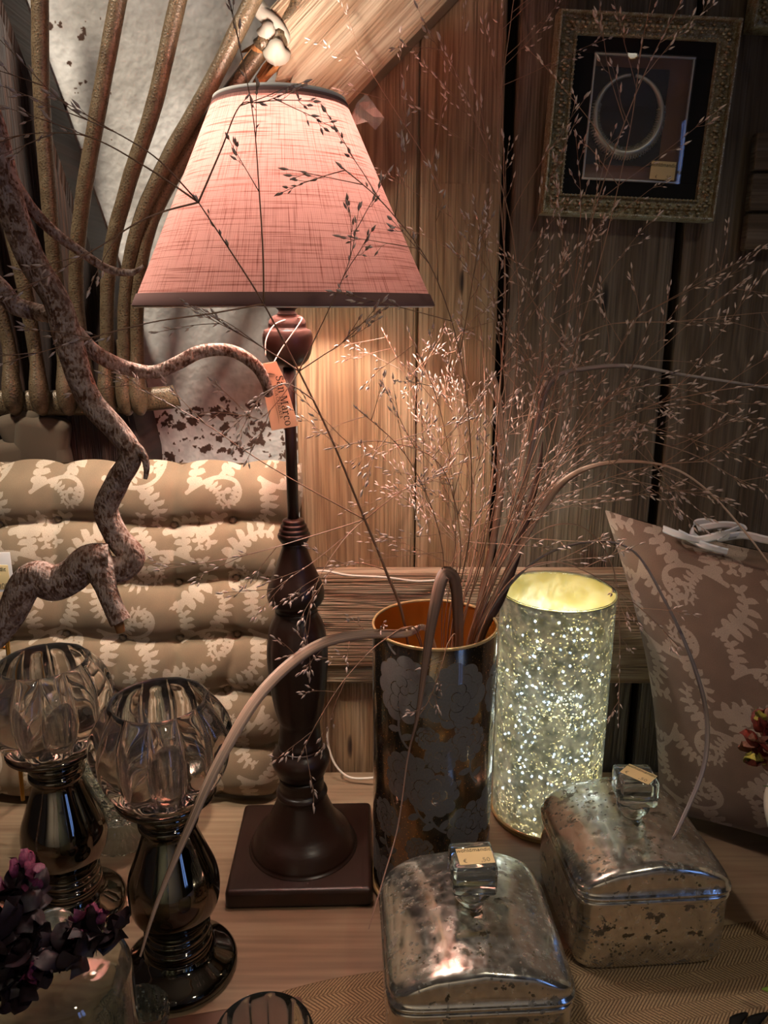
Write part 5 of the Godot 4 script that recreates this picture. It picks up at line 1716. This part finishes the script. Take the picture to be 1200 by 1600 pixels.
func grasses() -> void:
	var v := "dry switchgrass stems standing in the etched vase"
	# stems one can follow by eye
	grass("thick brown grass stem slanting from the vase across the lampshade's lower left", v, [Vector3(0.0402, 0.9109, -0.775), Vector3(0.0229, 1.0767, -0.748), Vector3(0.0013, 1.154, -0.72), Vector3(-0.0182, 1.2109, -0.7), Vector3(-0.0445, 1.2924, -0.66), Vector3(-0.0678, 1.356, -0.62), Vector3(-0.0877, 1.4076, -0.58), Vector3(-0.1044, 1.4423, -0.55), Vector3(-0.1185, 1.4701, -0.525)], 0.97, 0, 0.1, 1,
		[[Vector3(-0.1185, 1.4701, -0.525), Vector3(-0.1345, 1.4901, -0.5), Vector3(-0.1532, 1.5022, -0.49), Vector3(-0.1779, 1.5142, -0.48), Vector3(-0.2089, 1.546, -0.47)],
		[Vector3(-0.1185, 1.4701, -0.525), Vector3(-0.1482, 1.4897, -0.52), Vector3(-0.1825, 1.5073, -0.52), Vector3(-0.214, 1.5095, -0.52), Vector3(-0.2349, 1.5066, -0.52)],
		[Vector3(-0.1185, 1.4701, -0.525), Vector3(-0.1447, 1.4583, -0.5), Vector3(-0.1783, 1.4373, -0.49), Vector3(-0.2233, 1.4121, -0.48)],
		[Vector3(-0.1185, 1.4701, -0.525), Vector3(-0.1035, 1.5015, -0.53), Vector3(-0.0918, 1.5295, -0.54), Vector3(-0.0789, 1.5337, -0.55), Vector3(-0.059, 1.5437, -0.56)],
		[Vector3(-0.0877, 1.4076, -0.58), Vector3(-0.0853, 1.4402, -0.57), Vector3(-0.0855, 1.4816, -0.565), Vector3(-0.0873, 1.5322, -0.56), Vector3(-0.0968, 1.5885, -0.55)],
		[Vector3(-0.0877, 1.4076, -0.58), Vector3(-0.1198, 1.4011, -0.55), Vector3(-0.1557, 1.3952, -0.52), Vector3(-0.2038, 1.3818, -0.5), Vector3(-0.2391, 1.3712, -0.49)],
		[Vector3(-0.0678, 1.356, -0.62), Vector3(-0.0848, 1.3691, -0.61), Vector3(-0.1073, 1.3841, -0.6), Vector3(-0.1371, 1.4007, -0.59)],
		[Vector3(-0.0678, 1.356, -0.62), Vector3(-0.0474, 1.3691, -0.61), Vector3(-0.0323, 1.3789, -0.61), Vector3(-0.0194, 1.3959, -0.6)],
		[Vector3(-0.0678, 1.356, -0.62), Vector3(-0.0796, 1.338, -0.6), Vector3(-0.0961, 1.3219, -0.59), Vector3(-0.1063, 1.3306, -0.58)],
		[Vector3(-0.0575, 1.332, -0.63), Vector3(-0.0756, 1.3469, -0.61), Vector3(-0.0894, 1.3429, -0.6), Vector3(-0.0999, 1.3367, -0.59)],
		[Vector3(-0.0678, 1.356, -0.62), Vector3(-0.0386, 1.4099, -0.6), Vector3(-0.0243, 1.4414, -0.59), Vector3(-0.0183, 1.4715, -0.585)],
		[Vector3(-0.0182, 1.2109, -0.7), Vector3(-0.0978, 1.275, -0.64), Vector3(-0.1429, 1.3155, -0.61), Vector3(-0.1839, 1.3409, -0.6), Vector3(-0.2137, 1.3565, -0.59)],
		[Vector3(-0.0182, 1.2109, -0.7), Vector3(-0.0689, 1.2054, -0.66), Vector3(-0.1214, 1.1983, -0.63), Vector3(-0.188, 1.1925, -0.61)],
		[Vector3(-0.0182, 1.2109, -0.7), Vector3(-0.0578, 1.1872, -0.66), Vector3(-0.0848, 1.1731, -0.64), Vector3(-0.1036, 1.1619, -0.63)],
		[Vector3(-0.0182, 1.2109, -0.7), Vector3(-0.035, 1.2023, -0.67), Vector3(-0.0565, 1.176, -0.64), Vector3(-0.0666, 1.145, -0.62), Vector3(-0.0695, 1.1255, -0.61)],
		[Vector3(-0.0182, 1.2109, -0.7), Vector3(0.006, 1.2309, -0.7), Vector3(0.0239, 1.2432, -0.7), Vector3(0.0536, 1.2555, -0.7)],
		[Vector3(0.0013, 1.154, -0.72), Vector3(-0.0242, 1.1709, -0.69), Vector3(-0.0465, 1.175, -0.66), Vector3(-0.0597, 1.158, -0.64)]], 0.0019)
	grass("tallest grass stem, rising straight past the gap between the planks", v, [Vector3(0.0662, 0.9077, -0.78), Vector3(0.0772, 1.0626, -0.78), Vector3(0.1043, 1.153, -0.785), Vector3(0.1193, 1.302, -0.8), Vector3(0.1234, 1.424, -0.82), Vector3(0.1203, 1.5799, -0.85), Vector3(0.1179, 1.6664, -0.87), Vector3(0.1189, 1.7262, -0.88)], 0.42, 9, 0.17, 2)
	grass("tall grass stem crossing in front of the plank gap towards the top edge", v, [Vector3(0.0731, 0.9109, -0.775), Vector3(0.0819, 1.0632, -0.77), Vector3(0.105, 1.1595, -0.765), Vector3(0.1127, 1.3072, -0.76), Vector3(0.1163, 1.4228, -0.765), Vector3(0.1054, 1.5538, -0.775), Vector3(0.1146, 1.6598, -0.78), Vector3(0.1181, 1.6848, -0.78)], 0.40, 9, 0.16, 3)
	grass("grass stem leaning right in front of the picture frame", v, [Vector3(0.0762, 0.9141, -0.77), Vector3(0.095, 1.0692, -0.765), Vector3(0.1277, 1.2077, -0.74), Vector3(0.1547, 1.3124, -0.72), Vector3(0.1685, 1.4321, -0.7), Vector3(0.1852, 1.5132, -0.69), Vector3(0.2063, 1.5824, -0.68), Vector3(0.2269, 1.6292, -0.67)], 0.42, 10, 0.15, 4)
	grass("grass stem leaning right and ending on the frame's black mount", v, [Vector3(0.0731, 0.9109, -0.775), Vector3(0.0937, 1.0632, -0.77), Vector3(0.1504, 1.2171, -0.755), Vector3(0.1907, 1.3809, -0.77), Vector3(0.215, 1.4653, -0.79), Vector3(0.2343, 1.5697, -0.8), Vector3(0.2386, 1.6401, -0.8)], 0.42, 9, 0.15, 5)
	grass("grass stem arching far right with seeds before the wide dark planks", v, [Vector3(0.0772, 0.9077, -0.78), Vector3(0.0997, 1.0626, -0.78), Vector3(0.1331, 1.1773, -0.8), Vector3(0.1656, 1.3332, -0.82), Vector3(0.2254, 1.3842, -0.83), Vector3(0.3126, 1.3906, -0.84), Vector3(0.4113, 1.3997, -0.85), Vector3(0.4527, 1.3984, -0.85)], 0.45, 9, 0.15, 6)
	grass("grass stem arching right above the white tie tapes", v, [Vector3(0.0762, 0.9141, -0.77), Vector3(0.0978, 1.0692, -0.765), Vector3(0.1348, 1.2234, -0.73), Vector3(0.1768, 1.2856, -0.7), Vector3(0.2266, 1.3176, -0.68), Vector3(0.2787, 1.3355, -0.66), Vector3(0.338, 1.344, -0.65)], 0.42, 10, 0.15, 7)
	grass("grass stem bowing low to the right above the glowing vase", v, [Vector3(0.0767, 0.9109, -0.775), Vector3(0.0984, 1.067, -0.77), Vector3(0.1309, 1.1712, -0.75), Vector3(0.1623, 1.2362, -0.73), Vector3(0.2152, 1.2838, -0.71), Vector3(0.2779, 1.2766, -0.7), Vector3(0.3363, 1.2455, -0.69)], 0.40, 9, 0.13, 8)
	grass("grass stem curving left over the front of the pink shade", v, [Vector3(0.0653, 0.9141, -0.77), Vector3(0.0715, 1.0758, -0.75), Vector3(0.0807, 1.2087, -0.69), Vector3(0.0673, 1.3392, -0.635), Vector3(0.0402, 1.4238, -0.6), Vector3(0.0045, 1.4709, -0.58), Vector3(-0.0285, 1.4978, -0.57)], 0.55, 10, 0.11, 9)
	grass("grass stem crossing the right flank of the shade towards the brace", v, [Vector3(0.0662, 0.9077, -0.78), Vector3(0.0791, 1.0604, -0.785), Vector3(0.1088, 1.1836, -0.83), Vector3(0.1111, 1.3767, -0.9), Vector3(0.0646, 1.5297, -0.925), Vector3(0, 1.6315, -0.93), Vector3(-0.0277, 1.6683, -0.93)], 0.50, 8, 0.12, 10)
	grass("pale grass stem ending high on the planks right of the shade", v, [Vector3(0.0653, 0.9141, -0.77), Vector3(0.084, 1.0692, -0.765), Vector3(0.1071, 1.2104, -0.73), Vector3(0.1192, 1.3609, -0.7), Vector3(0.1068, 1.4671, -0.68), Vector3(0.0738, 1.5477, -0.67), Vector3(0.0433, 1.6041, -0.665)], 0.50, 9, 0.12, 11)
	# the tangle in the middle
	var mid := [
		[Vector3(0.0731, 0.9109, -0.775), Vector3(0.0684, 1.0714, -0.76), Vector3(0.0752, 1.1649, -0.77), Vector3(0.0367, 1.302, -0.8), Vector3(0, 1.3793, -0.82)],
		[Vector3(0.0653, 0.9141, -0.77), Vector3(0.0639, 1.0736, -0.755), Vector3(0.072, 1.1878, -0.74), Vector3(0.0541, 1.3064, -0.72), Vector3(0.0231, 1.3829, -0.71)],
		[Vector3(0.0694, 0.9109, -0.775), Vector3(0.0728, 1.067, -0.77), Vector3(0.0942, 1.1555, -0.8), Vector3(0.0847, 1.2686, -0.84), Vector3(0.0356, 1.3499, -0.87)],
		[Vector3(0.0649, 0.9173, -0.765), Vector3(0.0603, 1.078, -0.745), Vector3(0.055, 1.1868, -0.7), Vector3(0.0227, 1.2735, -0.67), Vector3(-0.0217, 1.3215, -0.65)],
		[Vector3(0.0653, 0.9141, -0.77), Vector3(0.0684, 1.0714, -0.76), Vector3(0.0858, 1.1819, -0.76), Vector3(0.0932, 1.2995, -0.77), Vector3(0.0633, 1.3806, -0.78)],
		[Vector3(0.0653, 0.9141, -0.77), Vector3(0.0684, 1.0714, -0.76), Vector3(0.0756, 1.174, -0.72), Vector3(0.0528, 1.2636, -0.69), Vector3(0, 1.2924, -0.66), Vector3(-0.0432, 1.2904, -0.64)],
		[Vector3(0.0699, 0.9077, -0.78), Vector3(0.0791, 1.0604, -0.785), Vector3(0.1043, 1.1353, -0.84), Vector3(0.103, 1.228, -0.9), Vector3(0.0691, 1.3158, -0.93)],
		[Vector3(0.0694, 0.9109, -0.775), Vector3(0.0797, 1.067, -0.77), Vector3(0.1023, 1.1819, -0.76), Vector3(0.1187, 1.3085, -0.75), Vector3(0.1013, 1.4051, -0.74)]]
	var mid_ends := ["just under the shade's right half", "below the shade's hem, behind the pale seeds", "low against the pale planks", "beside the lamp pole", "right of the plank knots", "lowest of the tangle near the pole", "close against the plank behind the tangle", "at the dark gap"]
	for k in mid.size():
		grass("fine reddish grass sprig ending " + mid_ends[k], "seed tangle between the lamp and the plank gap", mid[k], 0.42, 13, 0.12, 30 + k, [], 0.0008, 96.0)
	var rgt := [
		[Vector3(0.0731, 0.9109, -0.775), Vector3(0.0935, 1.067, -0.77), Vector3(0.1386, 1.1819, -0.76), Vector3(0.18, 1.277, -0.75), Vector3(0.2181, 1.3583, -0.74), Vector3(0.2438, 1.4109, -0.74)],
		[Vector3(0.0731, 0.9109, -0.775), Vector3(0.0962, 1.0648, -0.775), Vector3(0.136, 1.2014, -0.79), Vector3(0.1658, 1.3538, -0.81), Vector3(0.1841, 1.4558, -0.83)],
		[Vector3(0.0735, 0.9077, -0.78), Vector3(0.0975, 1.0604, -0.785), Vector3(0.137, 1.1612, -0.83), Vector3(0.1667, 1.2929, -0.87), Vector3(0.1792, 1.4049, -0.89)],
		[Vector3(0.0726, 0.9141, -0.77), Vector3(0.093, 1.0714, -0.76), Vector3(0.1306, 1.1774, -0.73), Vector3(0.1825, 1.2347, -0.71), Vector3(0.2403, 1.2636, -0.69), Vector3(0.2997, 1.2715, -0.68)],
		[Vector3(0.0731, 0.9109, -0.775), Vector3(0.0976, 1.0648, -0.775), Vector3(0.1568, 1.1943, -0.79), Vector3(0.2294, 1.3007, -0.81), Vector3(0.31, 1.379, -0.83), Vector3(0.3756, 1.4309, -0.84)],
		[Vector3(0.0726, 0.9141, -0.77), Vector3(0.0936, 1.0692, -0.765), Vector3(0.1229, 1.1675, -0.74), Vector3(0.1532, 1.2512, -0.72), Vector3(0.2032, 1.3266, -0.7), Vector3(0.2735, 1.3391, -0.69)]]
	var rgt_ends := ["halfway up the middle dark plank", "just under the frame's lower left corner", "against the plank right of the gap", "above the cushion's white tapes, almost level", "near the second gap, below the frame", "low over the second gap, bowed"]
	for k in rgt.size():
		grass("fine reddish grass sprig ending " + rgt_ends[k], "seed heads spread before the dark planks", rgt[k], 0.42, 12, 0.125, 50 + k, [], 0.0008)
	# low ones that hang over the rim
	grass("short grass spray hanging over the etched vase's front rim", v, [Vector3(0.0675, 0.9655, -0.765), Vector3(0.0723, 1.0807, -0.715), Vector3(0.0633, 1.0841, -0.7), Vector3(0.0566, 1.0648, -0.69), Vector3(0.0455, 1.0327, -0.685), Vector3(0.0348, 1.0147, -0.682)], 0.50, 4, 0.04, 70)
	grass("short grass spray hanging left of the etched vase before the rail", v, [Vector3(0.0533, 0.9655, -0.765), Vector3(0.0354, 1.0863, -0.715), Vector3(0.0124, 1.1022, -0.69), Vector3(-0.0238, 1.1122, -0.66), Vector3(-0.057, 1.1132, -0.63), Vector3(-0.0887, 1.1117, -0.61)], 0.45, 6, 0.06, 71)
	grass("drooping grass spray before the lamp's fluted stem", v, [Vector3(0.0569, 0.9655, -0.765), Vector3(0.0324, 1.0855, -0.72), Vector3(0, 1.1012, -0.67), Vector3(-0.0346, 1.0819, -0.63), Vector3(-0.0587, 1.0543, -0.6), Vector3(-0.0723, 1.0291, -0.59)], 0.45, 6, 0.08, 72)
	grass("grass spray reaching right over the glowing vase's mouth", v, [Vector3(0.0828, 0.9598, -0.775), Vector3(0.1019, 1.078, -0.745), Vector3(0.1299, 1.1385, -0.735), Vector3(0.1666, 1.1586, -0.73), Vector3(0.2111, 1.1455, -0.725), Vector3(0.2571, 1.1133, -0.72), Vector3(0.2977, 1.0737, -0.715)], 0.40, 6, 0.08, 73)
	grass("grass spray dangling before the dark gap by the glowing vase", v, [Vector3(0.0828, 0.9598, -0.775), Vector3(0.1026, 1.0758, -0.75), Vector3(0.143, 1.1727, -0.745), Vector3(0.195, 1.1916, -0.75), Vector3(0.2339, 1.1505, -0.75), Vector3(0.2481, 1.0794, -0.75), Vector3(0.2557, 0.9664, -0.75)], 0.55, 5, 0.05, 74)
	# leaves
	blade("long pale grass blade arching left over the candle holder's globe", [Vector3(0.0631, 1.0124, -0.765), Vector3(0.045, 1.0824, -0.735), Vector3(0.0202, 1.0944, -0.7), Vector3(-0.0236, 1.1131, -0.655), Vector3(-0.0598, 1.126, -0.6), Vector3(-0.0942, 1.1157, -0.545), Vector3(-0.1203, 1.0839, -0.5), Vector3(-0.1406, 1.0438, -0.47), Vector3(-0.1614, 0.996, -0.455), Vector3(-0.1751, 0.9548, -0.45)], [0.004, 0.006, 0.0085, 0.0095, 0.0095, 0.0085, 0.0065, 0.0035, 0.0015], M.leaf_pale)
	blade("folded brown grass blade bent down over the etched vase's front", [Vector3(0.0813, 0.9813, -0.765), Vector3(0.0778, 1.078, -0.745), Vector3(0.0719, 1.1353, -0.725), Vector3(0.0638, 1.1535, -0.71), Vector3(0.0555, 1.1519, -0.698), Vector3(0.0466, 1.1176, -0.685), Vector3(0.0397, 1.0698, -0.68), Vector3(0.0328, 1.0156, -0.678), Vector3(0.0241, 0.9767, -0.672), Vector3(0.0136, 0.92, -0.64), Vector3(0, 0.8952, -0.6), Vector3(-0.0136, 0.8743, -0.56)], [0.010, 0.011, 0.012, 0.013, 0.012, 0.009, 0.005, 0.0022, 0.0016, 0.0014, 0.001], M.leaf_brown)
	blade("broad dark grass blade rising between the two cylinder vases", [Vector3(0.0919, 0.9678, -0.775), Vector3(0.1021, 1.0512, -0.78), Vector3(0.1243, 1.0981, -0.785), Vector3(0.1419, 1.1441, -0.79), Vector3(0.1625, 1.227, -0.8), Vector3(0.1681, 1.2675, -0.805)], [0.012, 0.016, 0.015, 0.011, 0.007, 0.001], M.leaf_dark)
	blade("upright pinkish grass blade in front of the plank gap", [Vector3(0.0826, 0.9678, -0.775), Vector3(0.0976, 1.0648, -0.775), Vector3(0.1168, 1.1859, -0.77), Vector3(0.1194, 1.2537, -0.77), Vector3(0.1137, 1.3187, -0.77), Vector3(0.1076, 1.3439, -0.77)], [0.005, 0.006, 0.008, 0.009, 0.007, 0.001], M.leaf_pale)
	blade("narrow upright grass blade with a cut pinkish tip", [Vector3(0.0831, 0.965, -0.78), Vector3(0.099, 1.0648, -0.775), Vector3(0.1338, 1.1789, -0.77), Vector3(0.1517, 1.2809, -0.765), Vector3(0.1571, 1.3243, -0.765), Vector3(0.1596, 1.3356, -0.765)], [0.004, 0.005, 0.006, 0.0065, 0.005], M.leaf_pale)
	blade("long grass blade arching right before the wide planks and drooping", [Vector3(0.0826, 0.9678, -0.775), Vector3(0.1026, 1.067, -0.77), Vector3(0.1326, 1.1488, -0.755), Vector3(0.1592, 1.2143, -0.74), Vector3(0.1822, 1.2488, -0.725), Vector3(0.2167, 1.2644, -0.71), Vector3(0.2578, 1.2648, -0.69), Vector3(0.2909, 1.2467, -0.68), Vector3(0.3289, 1.2072, -0.67), Vector3(0.3609, 1.1671, -0.665)], [0.003, 0.004, 0.0068, 0.0075, 0.0045, 0.0024, 0.0020, 0.0020, 0.0016], M.leaf_pale)
	blade("grey grass blade arching level to the right below the frame", [Vector3(0.0831, 0.965, -0.78), Vector3(0.1018, 1.0626, -0.78), Vector3(0.1368, 1.1997, -0.77), Vector3(0.1557, 1.3072, -0.76), Vector3(0.1667, 1.339, -0.755), Vector3(0.1928, 1.3483, -0.745), Vector3(0.2307, 1.3519, -0.73), Vector3(0.2786, 1.3444, -0.72), Vector3(0.365, 1.3324, -0.7)], [0.003, 0.003, 0.0035, 0.004, 0.0046, 0.0042, 0.0032, 0.0020], M.leaf_grey)
	blade("drooping dark grass blade hanging in front of the brown cushion", [Vector3(0.0826, 0.9678, -0.775), Vector3(0.1033, 1.0692, -0.765), Vector3(0.1462, 1.1418, -0.755), Vector3(0.1963, 1.1712, -0.75), Vector3(0.2507, 1.1673, -0.745), Vector3(0.2877, 1.1127, -0.73), Vector3(0.3155, 1.0525, -0.715), Vector3(0.3325, 0.9972, -0.71), Vector3(0.3262, 0.9504, -0.69), Vector3(0.2931, 0.9086, -0.655), Vector3(0.2849, 0.8962, -0.65)], [0.003, 0.003, 0.0025, 0.002, 0.003, 0.0045, 0.005, 0.004, 0.002], M.leaf_grey, Vector3(0.25, 0.3, 1), 0.5)
